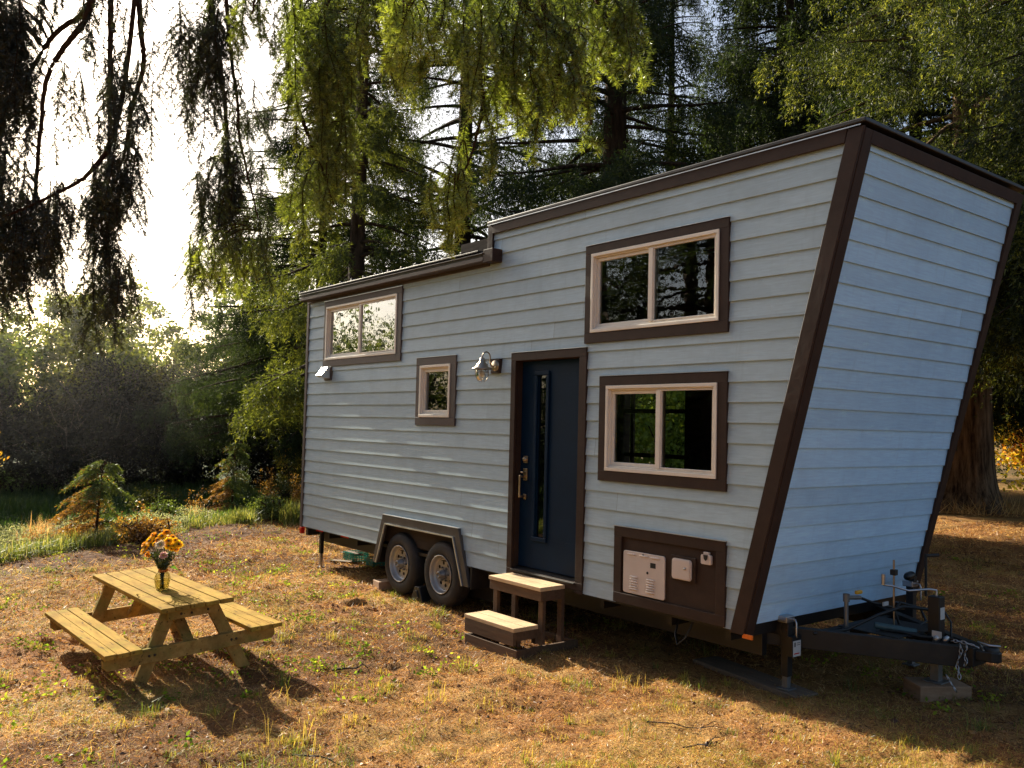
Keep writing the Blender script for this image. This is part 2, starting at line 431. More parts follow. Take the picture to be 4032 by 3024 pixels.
# upper roof: fascia, metal cap, deck
def pz(x): return 4.132 + (x - 4.35) * .0045               # top of the fascia
b = B()
x1t = FX + SL * 4.13 + .02
b.prism([(4.425, -.021, 4.043), (8.47, -.021, 4.043), (8.493, -.021, pz(8.5)), (4.425, -.021, pz(4.4))], (0, -.022, 0))
b.prism([(4.425, FAR + .021, 4.043), (8.47, FAR + .021, 4.043), (8.493, FAR + .021, pz(8.5)), (4.425, FAR + .021, pz(4.4))], (0, .022, 0))
b.prism([fp(.075, 4.048, .018), fp(2.47, 4.048, .018), fp(2.47, 4.135, .018), fp(.075, 4.135, .018)], fp(0, 0, .022) - fp(0, 0, 0))
b.build('fascia', M['trim'], house, bevel=.004)
b = B()
b.prism([(4.345, -.055, 4.146), (8.635, -.055, 4.156), (8.635, FAR + .055, 4.156), (4.345, FAR + .055, 4.146)], (0, 0, .034))
b.build('roof', M['roofmetal'], house, bevel=.008)
b = B(); b.box(4.347, 8.6, -.0585, -.0555, 4.137, 4.144); b.build('drip_edge', M['flash'], house)
b = B(); b.box(4.34, 4.42, -.040, .10, 3.872, 4.140); b.box(4.338, 4.372, .11, 2.4, 3.80, 4.140); b.build('step_trim', M['trim'], house, bevel=.003)
# lower roof: deck with standing ribs, gutter
lr = B()
lr.prism([(-.05, -.165, 3.845), (4.335, -.165, 3.845), (4.335, FAR + .06, 3.955), (-.05, FAR + .06, 3.955)], (0, 0, .016))
x = -.03
while x < 4.3:
    lr.prism([(x, -.163, 3.860), (x + .028, -.163, 3.860), (x + .028, FAR + .05, 3.970), (x, FAR + .05, 3.970)], (0, 0, .026)); x += .31
lr.build('roof', M['roofmetal'], house, bevel=.002)
b = B()
gp = [(-.035, 3.832), (-.15, 3.832), (-.160, 3.826), (-.160, 3.815), (-.148, 3.808), (-.142, 3.786), (-.035, 3.786)]
b.prism([(-.04, y, z) for y, z in gp], (4.45, 0, 0))
b.build('gutter', M['roofmetal'], house, bevel=.003)
b = B(); b.box(-.035, 4.41, -.152, -.036, 3.742, 3.785); b.build('fascia', M['trim_light'], house, bevel=.003)
b = B(); b.box(4.415, 4.575, -.150, -.02, 3.722, 3.858); b.build('gutter_end', M['trim'], house, bevel=.004)
b = B(); b.box(-.03, 4.36, -.034, -.004, 3.71, 3.80); b.build('frieze_board', M['trim_light'], house, bevel=.003)
# corner boards
b = B()
def cl(z): return 7.415 + SL * z
def cr(z): return 7.536 + SL * z
b.prism([(cl(.50), -.019, .50), (cr(.50), -.019, .50), (cr(4.135), -.019, 4.135), (cl(4.135), -.019, 4.135)], (0, -.022, 0))
b.build('corner_board', M['trim'], house, bevel=.004)
b = B(); q = fp(0, 0, .026) - fp(0, 0, 0)
b.prism([fp(-.014, .50, .012), fp(.098, .50, .012), fp(.098, 4.135, .012), fp(-.014, 4.135, .012)], q)
b.build('corner_board', M['trim'], house, bevel=.004)
b = B(); b.prism([fp(2.462, .50, .012), fp(2.56, .50, .012), fp(2.56, 4.135, .012), fp(2.462, 4.135, .012)], q)
b.build('corner_board', M['trim'], house, bevel=.004)
b = B(); b.box(-.03, .035, -.03, .04, .50, 3.72); b.build('corner_board', M['trim_light'], house, bevel=.003)
b = B(); b.box(-.03, .035, FAR - .04, FAR + .03, .50, 3.72); b.build('corner_board', M['trim_light'], house, bevel=.003)

# windows: casing > frame, pane, flashing
def ring(b, x0, x1, z0, z1, wl, wr, wb, wt, y0, y1):
    b.box(x0, x1, y0, y1, z1 - wt, z1); b.box(x0, x1, y0, y1, z0, z0 + wb)
    b.box(x0, x0 + wl, y0 + .001, y1 - .001, z0 + wb, z1 - wt); b.box(x1 - wr, x1, y0 + .001, y1 - .001, z0 + wb, z1 - wt)
def window(key, lite, gm):
    tx0, tx1, tz0, tz1, x0, x1, z0, z1, mid = WIN[key]
    b = B(); ring(b, tx0, tx1, tz0, tz1, x0 - tx0, tx1 - x1, z0 - tz0, tz1 - z1, -.033, -.003)
    w_ = b.build('window', M['trim_light'] if lite else M['trim'], house, bevel=.003)
    b = B(); b.box(tx0 - .006, tx1 + .006, -.040, -.003, tz1 + .001, tz1 + .006); b.build('flashing', M['flash'], w_)
    b = B(); ring(b, x0 + .001, x1 - .001, z0 + .001, z1 - .001, .03, .03, .03, .03, -.041, .02)
    ring(b, x0 + .031, x1 - .031, z0 + .031, z1 - .031, .014, .014, .018, .014, -.02, .06)
    if mid:
        b.box(mid - .024, mid + .024, -.030, .045, z0 + .05, z1 - .046)
        ring(b, x0 + .046, mid - .025, z0 + .05, z1 - .046, .030, .012, .030, .030, -.002, .04)
        ring(b, mid + .025, x1 - .046, z0 + .05, z1 - .046, .010, .010, .012, .010, -.024, .02)
    else:
        ring(b, x0 + .046, x1 - .046, z0 + .05, z1 - .046, .03, .03, .035, .035, -.005, .04)
    b.build('frame', M['vinyl'], w_, bevel=.003)
    b = B(); a0, a1, c0, c1 = x0 + .008, x1 - .008, z0 + .008, z1 - .008
    b.box(a0 - .006, a0, .062, .104, c0, c1); b.box(a1, a1 + .006, .062, .104, c0, c1); b.box(a0, a1, .062, .104, c0 - .006, c0); b.box(a0, a1, .062, .104, c1, c1 + .006)
    b.build('jamb', M['vinyl'], w_)
    if mid:
        for a, c, y in ((x0 + .07, mid - .03, .014), (mid + .03, x1 - .05, -.010)):
            b = B(); b.add([(a, y, z0 + .055), (c, y, z0 + .055), (c, y, z1 - .05), (a, y, z1 - .05)], [(0, 1, 2, 3)]); b.build('pane', gm, w_)
    else:
        b = B(); b.add([(x0 + .06, .02, z0 + .06), (x1 - .06, .02, z0 + .06), (x1 - .06, .02, z1 - .06), (x0 + .06, .02, z1 - .06)], [(0, 1, 2, 3)]); b.build('pane', gm, w_)
window('rear', True, M['glass_wavy']); window('small', True, M['glass']); window('upper', False, M['glass']); window('lower', False, M['glass'])
b = B(); x0, x1, z0, z1 = fwin
ring(b, x0 + .001, x1 - .001, z0 + .001, z1 - .001, .05, .05, .05, .05, 2.40, FAR + .03)
b.box(4.10, 4.15, 2.43, 2.46, z0 + .05, z1 - .05)
for z in (1.70, 2.24): b.box(x0 + .05, x1 - .05, 2.431, 2.459, z - .025, z + .025)
w_ = b.build('window', M['trim'], house)
b = B(); b.add([(x0, 2.445, z0), (x1, 2.445, z0), (x1, 2.445, z1), (x0, 2.445, z1)], [(0, 1, 2, 3)]); b.build('pane', M['glass'], w_)

# door
b = B(); ring(b, 4.783, 5.895, .535, 2.76, .074, .095, .07, .082, -.034, -.003); b.box(5.80, 5.895, -.033, -.003, .505, .533)
dt = b.build('door_casing', M['trim'], house, bevel=.003)
b = B(); b.box(4.777, 5.901, -.042, -.003, 2.761, 2.767); b.build('flashing', M['flash'], dt)
b = B(); b.box(4.851, 4.863, -.002, .10, .60, 2.69); b.box(5.795, 5.807, -.002, .10, .60, 2.69); b.box(4.863, 5.795, -.002, .10, 2.675, 2.69); b.build('jamb', M['trim'], dt)
b = B(); b.prism([(4.86, -.05, .598), (4.86, .11, .622), (4.86, .11, .60), (4.86, -.05, .584)], (.94, 0, 0)); b.build('threshold', M['blackd'], dt, bevel=.002)
b = B(); ring(b, 4.866, 5.794, .628, 2.672, .262, .542, .30, .14, .055, .098)
door = b.build('door', M['door'], house)
b = B(); ring(b, 5.072, 5.295, .895, 2.572, .045, .045, .045, .045, .036, .0549); b.build('glazing_frame', M['door'], door, bevel=.008, seg=3)
b = B(); b.add([(5.12, .07, .93), (5.26, .07, .93), (5.26, .07, 2.54), (5.12, .07, 2.54)], [(0, 1, 2, 3)]); b.build('pane', M['glass_dark'], door)
b = B()
b.lathe([(.0, -.034), (.02, -.034), (.024, -.02), (.026, -.014)], (4.955, .055, 1.69), (0, 1, 0), 16)
b.box(4.925, 4.985, .042, .0545, 1.655, 1.725)
b.build('deadbolt', M['brass'], door, bevel=.002)
b = B(); b.box(4.925, 4.985, .040, .0545, 1.48, 1.60); b.box(4.935, 4.972, .040, .0545, 1.29, 1.345)
b.box(4.942, 4.964, -.014, .040, 1.51, 1.532); b.box(4.942, 4.964, -.014, .040, 1.312, 1.334); b.box(4.942, 4.964, -.030, -.0145, 1.312, 1.532)
b.box(4.935, 4.975, -.004, .040, 1.555, 1.568)
b.build('handle', M['brass'], door, bevel=.003)

# wall lamp
b = B(); b.box(4.462, 4.604, -.052, -.002, 2.562, 2.716)
lamp = b.build('wall_lamp', M['trim'], house, bevel=.003)
b = B(); lx, lz = 4.548, 2.64
b.lathe([(0, -.022), (.05, -.022), (.058, -.012), (.060, 0)], (lx, -.052, lz), (0, 1, 0), 24)
arc = [(lx, -.07, lz - .01), (lx, -.11, lz - .005), (lx, -.125, lz + .03)]
for i in range(9):
    a = PI * i / 8; arc.append((lx, -.175 + .05 * math.cos(a), lz + .085 + .05 * math.sin(a)))
arc.append((lx, -.225, lz + .03))
b.tube(arc, .0075, 8); b.build('arm', M['nickel'], lamp)
b = B(); b.lathe([(.012, .105), (.022, .10), (.03, .075), (.034, .05), (.058, .036), (.064, .012), (.10, -.006), (.108, -.018), (.104, -.020), (.06, .0), (.0, .004)], (lx, -.225, lz - .03), (0, 0, 1), 32); b.build('lamp_shade', M['nickel'], lamp)
b = B(); b.lathe([(.064, -.018), (.066, -.05), (.062, -.09), (.045, -.125), (.02, -.142), (0, -.145)], (lx, -.225, lz - .03), (0, 0, 1), 24); b.build('globe', glassmat('lamp glass', (.9, .9, .88), .06), lamp)
b = B(); b.lathe([(.012, -.01), (.016, -.03), (.028, -.055), (.028, -.075), (.015, -.095), (0, -.098)], (lx, -.225, lz - .03), (0, 0, 1), 16); b.build('bulb', M['bulb'], lamp)
b = B()
for dz, r in ((-.045, .069), (-.022, .068)):
    b.tube([(lx + r * math.cos(2 * PI * i / 20), -.225 + r * math.sin(2 * PI * i / 20), lz - .03 + dz) for i in range(21)], .003, 5)
for i in range(4):
    a = PI / 4 + i * PI / 2; ca, sa = math.cos(a), math.sin(a)
    b.tube([(lx + r * ca, -.225 + r * sa, lz - .03 + h) for r, h in ((.068, -.02), (.069, -.05), (.065, -.09), (.047, -.127), (.02, -.147))], .0025, 5)
b.build('guard', M['nickel'], lamp)

# range hood vent under the rear window
b = B(); b.box(.585, .80, -.036, -.002, 2.585, 2.772); vent = b.build('vent', M['trim_light'], house, bevel=.003)
b = B(); b.prism([(.605, -.037, 2.768), (.605, -.075, 2.765), (.605, -.165, 2.65), (.605, -.150, 2.632), (.605, -.037, 2.61)], (.17, 0, 0)); b.build('hood', M['flash'], vent, bevel=.003)

# utility panel with covers
b = B(); ring(b, 6.293, 7.49, .522, 1.173, .09, .09, .085, .085, -.034, -.003)
up = b.build('utility_panel', M['trim'], house, bevel=.003)
b = B(); b.box(6.384, 7.399, -.014, -.004, .608, 1.087); b.build('backing', M['trim'], up)
b = B(); b.box(6.287, 7.497, -.042, -.003, 1.174, 1.180); b.build('flashing', M['flash'], up)
def rrect(x0, x1, z0, z1, r, y, n=5):
    pts = []
    for cx, cz, a0 in ((x1 - r, z1 - r, 0), (x0 + r, z1 - r, PI / 2), (x0 + r, z0 + r, PI), (x1 - r, z0 + r, 1.5 * PI)):
        pts += [(cx + r * math.cos(a0 + PI / 2 * i / n), y, cz + r * math.sin(a0 + PI / 2 * i / n)) for i in range(n + 1)]
    return pts
b = B(); b.prism(rrect(6.405, 6.876, .62, .978, .022, -.014), (0, -.014, 0))
wh = b.build('heater_cover', M['white'], up, bevel=.004)
for cx in (6.532, 6.722):
    for i in range(6): b = B(); b.lathe([(0, -.048), (.006, -.045), (.0085, -.03), (.0085, .03), (.006, .045), (0, .048)], (cx, -.029, .762 - i * .0205), (1, 0, 0), 10); b.build('louvre', M['white'], wh)
for cx in (6.506, 6.642, 6.77): b = B(); b.lathe([(0, -.05), (.006, -.047), (.0085, -.03), (.0085, .03), (.006, .047), (0, .05)], (cx, -.029, .951), (1, 0, 0), 10); b.build('louvre', M['white'], wh)
b = B(); b.box(6.718, 6.778, -.0295, -.0284, .866, .908); b.build('opening', M['dark'], wh); b = B(); b.lathe([(0, 0), (.011, 0), (.011, .002)], (6.687, -.0305, .819), (0, 1, 0), 14); b.build('opening', M['dark'], wh); b = B(); b.lathe([(0, 0), (.008, 0), (.008, .002)], (6.635, -.0305, .962), (0, 1, 0), 12); b.build('opening', M['dark'], wh)
b = B(); b.box(6.943, 7.199, -.030, -.0145, .812, 1.005); hb_ = b.build('hatch_backing', M['trim'], up, bevel=.003)
b = B(); b.prism(rrect(6.966, 7.166, .82, .986, .025, -.0305), (0, -.014, 0)); b.prism(rrect(6.972, 7.155, .826, .980, .02, -.0446), (0, -.006, 0)); hh = b.build('hatch', M['white'], up, bevel=.003)
b = B(); b.lathe([(0, -.012), (.009, -.011), (.010, 0)], (7.108, -.051, .915), (0, 1, 0), 14); b.build('lock', M['chrome'], hh)
b = B(); b.prism(rrect(7.256, 7.357, .975, 1.05, .012, -.0145), (0, -.024, 0)); b.prism(rrect(7.278, 7.335, 1.051, 1.072, .004, -.0145), (0, -.02, 0)); ol = b.build('outlet', M['white'], up, bevel=.004)
b = B(); b.prism([(7.285, -.039, 1.05), (7.328, -.039, 1.05), (7.322, -.039, 1.018), (7.307, -.039, 1.004), (7.291, -.039, 1.018)], (0, -.005, 0)); b.build('flap', M['rubber'], ol)

# fender trim, wheel arch
b = B()
O = [(2.12, .30), (2.335, .897), (3.947, .897), (4.168, .30)]; I = [(2.205, .30), (2.40, .80), (3.865, .80), (4.062, .30)]
for i in range(3): b.prism([(O[i][0], -.05, O[i][1]), (O[i + 1][0], -.05, O[i + 1][1]), (I[i + 1][0], -.05, I[i + 1][1]), (I[i][0], -.05, I[i][1])], (0, .046, 0))
fd = b.build('fender', simple('grey brown fender', (.085, .078, .074), .45, metal=.3, var=.2), house, bevel=.002)
b = B()
J = [(2.222, .30), (2.412, .786), (3.852, .786), (4.044, .30)]
for i in range(3): b.prism([(I[i][0], -.062, I[i][1]), (I[i + 1][0], -.062, I[i + 1][1]), (J[i + 1][0], -.062, J[i + 1][1]), (J[i][0], -.062, J[i][1])], (0, .018, 0))
for i in range(3): b.prism([(O[i][0] + (-.004, 0, .004)[min(i, 2)], -.056, O[i][1] + .001), (O[i + 1][0], -.056, O[i + 1][1] + .001), (O[i + 1][0], -.056, O[i + 1][1] + .007), (O[i][0] - .0, -.056, O[i][1] + .007)], (0, .05, 0)) if i == 1 else None
b.build('edge_strip', M['flash'], fd)
b = B(); b.box(2.12, 4.16, .30, .32, .1, .82); b.box(2.30, 3.95, -.0, .30, .80, .82); b.box(2.10, 2.12, 0, .3, .28, .6); b.box(4.17, 4.19, -.03, .3, .28, .52)
b.build('wheel_arch', M['blackd'], house)

# wheels
def wheel(x, y, z, flip=1):
    ax = (0, -flip, 0)
    b = B(); R = .362
    b.lathe([(.205, -.205), (.24, -.21), (.30, -.205), (.340, -.19), (.358, -.17), (R, -.155), (R, -.05), (.358, -.03), (.344, -.012), (.31, .0), (.27, .004), (.235, -.002), (.212, -.016), (.205, -.04)], (x, y, z), ax, 56)
    ty = b.build('wheel', M['tyre'], house)
    b = B()
    for k in range(64):                                    # shoulder lugs
        a = 2 * PI * k / 64; c_, s_ = math.cos(a), math.sin(a)
        p = Vector((x + c_ * .353, y + flip * .034, z + s_ * .353)); b.beam(p, p + Vector((c_ * .008, flip * .035, s_ * .008)), .018, .012, (c_, 0, s_))
    b.build('tread', M['tyre'], ty)
    b = B(); b.lathe([(.212, -.006), (.218, .003), (.208, .006), (.203, -.004), (.196, -.03), (.188, -.055), (.176, -.062)], (x, y, z), ax, 40)
    b.lathe([(.177, -.061), (.168, -.056), (.160, -.06)], (x, y, z), ax, 40)
    bm = bmesh.new()
    es = []
    def loop(r, cx, cz, n):
        vs = [bm.verts.new((x + cx + r * math.cos(2 * PI * i / n), y + flip * .0605, z + cz + r * math.sin(2 * PI * i / n))) for i in range(n)]
        for i in range(n): es.append(bm.edges.new((vs[i], vs[(i + 1) % n])))
    loop(.161, 0, 0, 40); loop(.062, 0, 0, 24)
    for k in range(8): loop(.0205, .124 * math.cos(2 * PI * k / 8 + .2), .124 * math.sin(2 * PI * k / 8 + .2), 12)
    bmesh.ops.triangle_fill(bm, use_beauty=True, edges=es)
    b.add([v.co[:] for v in bm.verts], [tuple(v.index for v in f.verts) for f in bm.faces] if not bm.verts.index_update() else [])
    bm.free()
    b.lathe([(.062, -.0605), (.058, -.05), (.056, -.045)], (x, y, z), ax, 24)
    b.build('rim', M['rim'], ty)
    b = B(); b.lathe([(.19, -.12), (.0, -.12)], (x, y, z), ax, 24); b.lathe([(.2, -.02), (.2, -.2)], (x, y, z), ax, 24, )
    b.build('brake_drum', M['dark'], ty)
    b = B(); b.lathe([(.056, -.06), (.055, -.02), (.043, -.01), (.041, .022), (.036, .030), (.024, .032), (.022, .024), (0, .022)], (x, y, z), ax, 24)
    for k in range(6):
        a = 2 * PI * k / 6; b.lathe([(.011, -.06), (.011, -.038), (.006, -.034), (0, -.034)], (x + .078 * math.cos(a), y, z + .078 * math.sin(a)), ax, 6, False)
    b.build('hub', M['pipe'], ty)
import bmesh
wheel(3.555, .0, .342); wheel(2.665, .0, .342)
wheel(3.555, FAR, .342, -1); wheel(2.665, FAR, .342, -1)

# trailer chassis
b = B()
for y in (.32, 2.12): b.box(-.08, 7.58, y, y + .06, .28, .47)
b.box(-.09, -.02, .10, FAR - .1, .37, .495)
for x in (.6, 1.4, 4.4, 5.2, 6.0, 6.8, 7.4): b.box(x, x + .05, .10, FAR - .1, .40, .478)
b.box(0, 7.55, .06, FAR - .06, .48, .515)
b.prism([fp(.08, .455, -.03), fp(2.45, .455, -.03), fp(2.45, .545, -.03), fp(.08, .545, -.03)], (.03, 0, 0))
b.box(2.3, 3.9, .30, .34, .40, .46)
for x in (2.665, 3.555): b.lathe([(.035, 0), (.035, 2.1)], (x, .2, .342), (0, 1, 0), 10)
b.build('chassis', M['black'], house)
b = B(); b.box(6.35, 7.2, .55, 1.3, .31, .475); b.build('water_tank', simple('tank tape', (.06, .045, .03), .7), house, bevel=.02)
b = B(); b.tube([(6.85, .2, .47), (6.87, .12, .33), (6.93, .08, .26), (7.0, .1, .33), (7.02, .18, .47)], .009, 6); b.build('hose', M['rubber'], house)
b = B(); b.box(-.098, -.032, .0, .055, .40, .49); b.build('tail_light', M['red'], house, bevel=.004)
for x0, x1 in ((.42, .62), (1.15, 1.36)): b = B(); b.box(x0, x1, .012, .02, .488, .512); b.build('reflector', M['red'], house)
b = B(); b.box(7.655, 7.745, -.036, -.02, .478, .512); b.build('marker_light', M['amber'], house, bevel=.003)
b = B(); b.box(.385, .435, .08, .13, .17, .47); b.build('jack_leg', M['black'], house)
b = B(); b.box(.392, .428, .087, .123, -.02, .18); b.box(.36, .46, .06, .15, -.025, -.015); b.build('jack_foot', M['chrome'], house)

# tongue
bmw = M['blackd']
b = B(); b.beam((7.45, .42, .425), (8.78, 1.17, .41), .075, .15); b.build('tongue', bmw, house, bevel=.004)
b = B(); b.beam((7.45, 2.08, .425), (8.78, 1.30, .41), .075, .15); b.build('tongue', bmw, house, bevel=.004)
b = B(); b.box(7.78, 7.84, .62, 1.88, .36, .46); b.box(7.86, 8.36, .92, 1.55, .488, .496); b.build('battery_tray', bmw, house)
b = B(); b.prism([(8.68, 1.11, .35), (8.82, 1.13, .35), (8.82, 1.34, .35), (8.68, 1.37, .35)], (0, 0, .14))
b.prism([(8.80, 1.16, .395), (8.92, 1.185, .395), (8.96, 1.215, .395), (8.96, 1.265, .395), (8.92, 1.295, .395), (8.80, 1.32, .395)], (0, 0, .075))
b.lathe([(.05, .0), (.055, .03), (.045, .06), (.0, .075)], (8.90, 1.24, .44), (0, 0, 1), 16)
cp = b.build('coupler', M['black'], house, bevel=.008)
b = B(); b.tube([(8.86, 1.2, .47), (8.83, 1.18, .53), (8.90, 1.2, .515), (8.96, 1.24, .515)], .009, 6); b.build('latch', M['chrome'], cp)
b = B()
def chain(pts):
    pts = [Vector(p) for p in pts]
    for i in range(len(pts) - 1):
        d = (pts[i + 1] - pts[i]); m_ = (pts[i] + pts[i + 1]) / 2; L = d.length * .68; d.normalize()
        sdv = d.cross(Vector((0, 0, 1)) if i % 2 else Vector((.7, .7, .1))).normalized()
        b.tube([m_ + d * L * math.cos(2 * PI * j / 10) + sdv * L * .55 * math.sin(2 * PI * j / 10) for j in range(11)], .0035, 5)
chain([(8.74 + .012 * math.sin(i), 1.09 - .004 * i, .505 - .03 * i) for i in range(9)])
b.build('safety_chain', M['chrome'], house); b = B()
chain([(8.78 + .01 * math.sin(i * 2), 1.10 - .003 * i, .51 - .03 * i) for i in range(6)])
b.build('safety_chain', M['chrome'], house); b = B()
chain([(8.76 + .1 * math.cos(PI * i / 10), 1.12 - .05 * math.sin(PI * i / 10), .50 + .03 * math.sin(PI * i / 10)) for i in range(9)])
b.build('safety_chain', M['chrome'], house); b = B()
chain([(8.66 + .02 * i, 1.05 + .008 * i, .27 - .035 * i) for i in range(4)])
b.build('safety_chain', M['chrome'], house)
# tongue jack
b = B(); b.box(8.45, 8.54, 1.195, 1.285, .34, .80); tj = b.build('tongue_jack', M['black'], house, bevel=.005)
b = B(); b.box(8.462, 8.528, 1.207, 1.273, .16, .345); b.box(8.42, 8.57, 1.165, 1.315, .155, .166); b.build('leg', M['pipe'], tj, bevel=.003)
b = B(); b.tube([(8.495, 1.24, .80), (8.495, 1.24, .845), (8.46, 1.20, .85), (8.35, 1.10, .83), (8.27, 1.0, .865), (8.22, .96, .87)], .009, 8); b.tube([(8.22, .96, .87), (8.22, .96, .95)], .016, 8); b.build('crank', M['chrome'], tj)
b = B(); b.box(8.5405, 8.5425, 1.21, 1.275, .63, .72); b.build('label', M['paper'], tj)
# corner jacks on the front frame
def cjack(x, y, top, zf):
    b = B(); b.box(x - .032, x + .032, y - .032, y + .032, zf + .10, top - .03); b.box(x - .15, x - .032, y - .03, y + .03, .44, .55)
    o = b.build('stabilizer_jack', M['black'], house, bevel=.004)
    b = B(); b.box(x - .024, x + .024, y - .024, y + .024, zf + .012, zf + .11); b.box(x - .055, x + .055, y - .055, y + .055, zf, zf + .012); b.build('foot', M['pipe'], o, bevel=.002)
    b = B(); b.box(x - .045, x + .045, y - .07, y + .04, top - .03, top + .02); b.build('gear_box', M['chrome'], o, bevel=.006)
    b = B(); b.tube([(x + .03, y + .0, top - .005), (x + .075, y, top - .005), (x + .085, y, top - .03), (x + .085, y + .002, top - .14)], .007, 8); b.build('crank', M['chrome'], o)
    return o
j1 = cjack(7.70, .47, .58, .03)
b = B(); b.box(7.79, 7.792, .42, .52, .30, .42); l1 = b.build('label', M['paper'], j1)
b = B(); b.box(7.7925, 7.7935, .435, .45, .375, .408); b.build('print', M['rubber'], l1); b = B(); b.box(7.7925, 7.7935, .465, .51, .40, .404); b.box(7.7925, 7.7935, .465, .51, .385, .389); b.build('print', M['rubber'], l1)
b = B(); b.box(7.7925, 7.7935, .43, .50, .318, .326); b.build('print', M['red'], l1)
b = B(); b.box(7.74, 7.79, .41, .53, .30, .45); b.build('bracket', M['black'], j1)
j2 = cjack(7.90, 2.02, .74, .03)
b = B(); b.lathe([(.0, -.06), (.026, -.055), (.034, -.03), (.034, .03), (.028, .055), (0, .06)], (7.93, 1.93, .81), (0, 1, .12), 14); b.box(7.90, 7.95, 1.97, 2.02, .75, .80); b.build('motor', M['black'], j2)
b = B(); b.tube([(7.96, 2.16, .62), (7.96, 2.16, .98), (7.96, 2.16, .985)], .012, 8); b.tube([(7.96, 2.16, .97), (8.0, 2.30, .97)], .016, 8); b.build('handle', M['blackd'], j2)
# gas pipe, breakaway rod, cables on the tongue
b = B(); b.tube([(7.96, .88, .47), (7.96, .88, .735)], .017, 10); b.tube([(7.96, .86, .738), (7.96, 1.08, .715)], .017, 10); b.lathe([(.026, -.03), (.026, .03)], (7.96, .88, .735), (0, 0, 1), 10); b.lathe([(.028, -.015), (.028, .02)], (7.96, .88, .48), (0, 0, 1), 10); gpz = b.build('gas_pipe', M['pipe'], house)
b = B(); b.box(7.945, 7.975, 1.02, 1.10, .745, .775); b.build('valve_handle', M['yellow'], gpz, bevel=.008)
b = B(); b.tube([(7.96, 1.08, .715), (8.0, 1.2, .67), (8.04, 1.4, .62), (8.02, 1.6, .58), (7.95, 1.8, .55)], .011, 8)
b.tube([(7.85, .60, .47), (8.0, .82, .50), (8.15, 1.02, .62), (8.25, 1.2, .68), (8.35, 1.38, .66), (8.42, 1.5, .60)], .013, 8)
b.tube([(8.1, 1.45, .66), (8.2, 1.58, .62), (8.24, 1.6, .52), (8.2, 1.5, .47), (8.12, 1.4, .49), (8.08, 1.4, .6), (8.1, 1.45, .66)], .012, 8)
b.tube([(8.15, 1.05, .5), (8.3, 1.08, .51), (8.45, 1.1, .50), (8.58, 1.14, .51), (8.66, 1.16, .52)], .012, 8)
b.tube([(8.5, 1.3, .72), (8.56, 1.34, .6), (8.58, 1.3, .5)], .008, 6)
b.build('cable', M['rubber'], house)
b = B(); b.tube([(8.18, 1.2, .49), (8.178, 1.2, 1.035)], .008, 8); b.build('brake_rod', M['nickel'], house)
b = B(); b.box(8.155, 8.2, 1.18, 1.225, .915, .96); b.build('clip', M['rubber'], house, bevel=.004)
b = B(); b.tube([(8.12, 1.02, .535), (8.36, 1.20, .505)], .026, 12); b.build('sleeve', simple('dusty teal tube', (.05, .10, .11), .5), house)
b = B(); b.box(8.53, 8.60, 1.10, 1.105, .52, .565); b.build('label', M['paper'], house); b = B(); b.box(8.04, 8.05, 1.28, 1.36, .64, .67); b.build('label', M['paper'], house)
b = B(); b.lathe([(0, 0), (.022, .002), (.026, .05), (.018, .07)], (8.55, 1.10, .475), (.3, .4, 1), 12); b.build('trailer_plug', M['chrome'], house); b = B(); b.lathe([(0, 0), (.02, .002), (.022, .05), (.012, .07)], (8.60, 1.13, .475), (.5, .3, 1), 12); b.build('trailer_plug', M['chrome'], house)
b = B(); b.lathe([(0, .02), (.10, .018), (.12, .0)], (8.32, 1.18, .49), (0, 0, 1), 18); b.build('lid', M['black'], house)

# ------------------------------------------------------------------ wooden steps at the door
M['tread'] = wood('pale step boards', (.52, .35, .19), (.70, .50, .30), (5, 30, 30), dirt=(.36, .24, .13))
M['stain'] = wood('dark stained step wood', (.075, .042, .024), (.14, .08, .045), (4, 30, 30))
st = thing('wooden_steps', 'two tread wooden steps with pale tops set at the house door', 'steps', (5.28, -.3, -.02))
def treads(x0, x1, y0, y1, z, n):
    b = B(); d = (y1 - y0) / n
    for i in range(n): b.box(x0, x1, y0 + d * i + .003, y0 + d * (i + 1) - .003, z - .036, z + .001 * (i % 2))
    b.build('tread', M['tread'], st, bevel=.004)
treads(4.89, 5.67, -.335, -.03, .562, 2); treads(4.92, 5.67, -.635, -.345, .232, 2)
b = B()
b.box(4.895, 5.665, -.320, -.285, .435, .525); b.box(4.895, 4.93, -.284, -.04, .435, .525); b.box(5.63, 5.665, -.284, -.04, .435, .525)
b.box(4.925, 5.665, -.632, -.595, .075, .195); b.box(4.925, 4.96, -.594, -.35, .115, .195); b.box(5.63, 5.666, -.594, -.35, .115, .195)
b.build('apron', M['stain'], st, bevel=.003)
for x, y, z0, z1 in ((4.94, -.30, .03, .525), (5.62, -.30, .03, .525), (4.94, -.07, .03, .525), (5.62, -.07, .03, .525), (4.975, -.58, .055, .195), (5.61, -.58, .055, .195), (4.975, -.37, .055, .195), (5.61, -.37, .055, .195)):
    b = B(); b.box(x - .03 + .001, x + .03, y + .016, y + .055, z0, z1); b.build('leg', M['stain'], st, bevel=.003)
b = B(); b.box(4.94, 5.72, -.636, -.598, -.05, .052); b.box(4.94, 4.978, -.597, .1, -.05, .05); b.box(5.682, 5.72, -.597, .1, -.05, .05); b.box(4.979, 5.681, .06, .1, -.05, .048)
b.build('base_frame', M['stain'], st, bevel=.003)
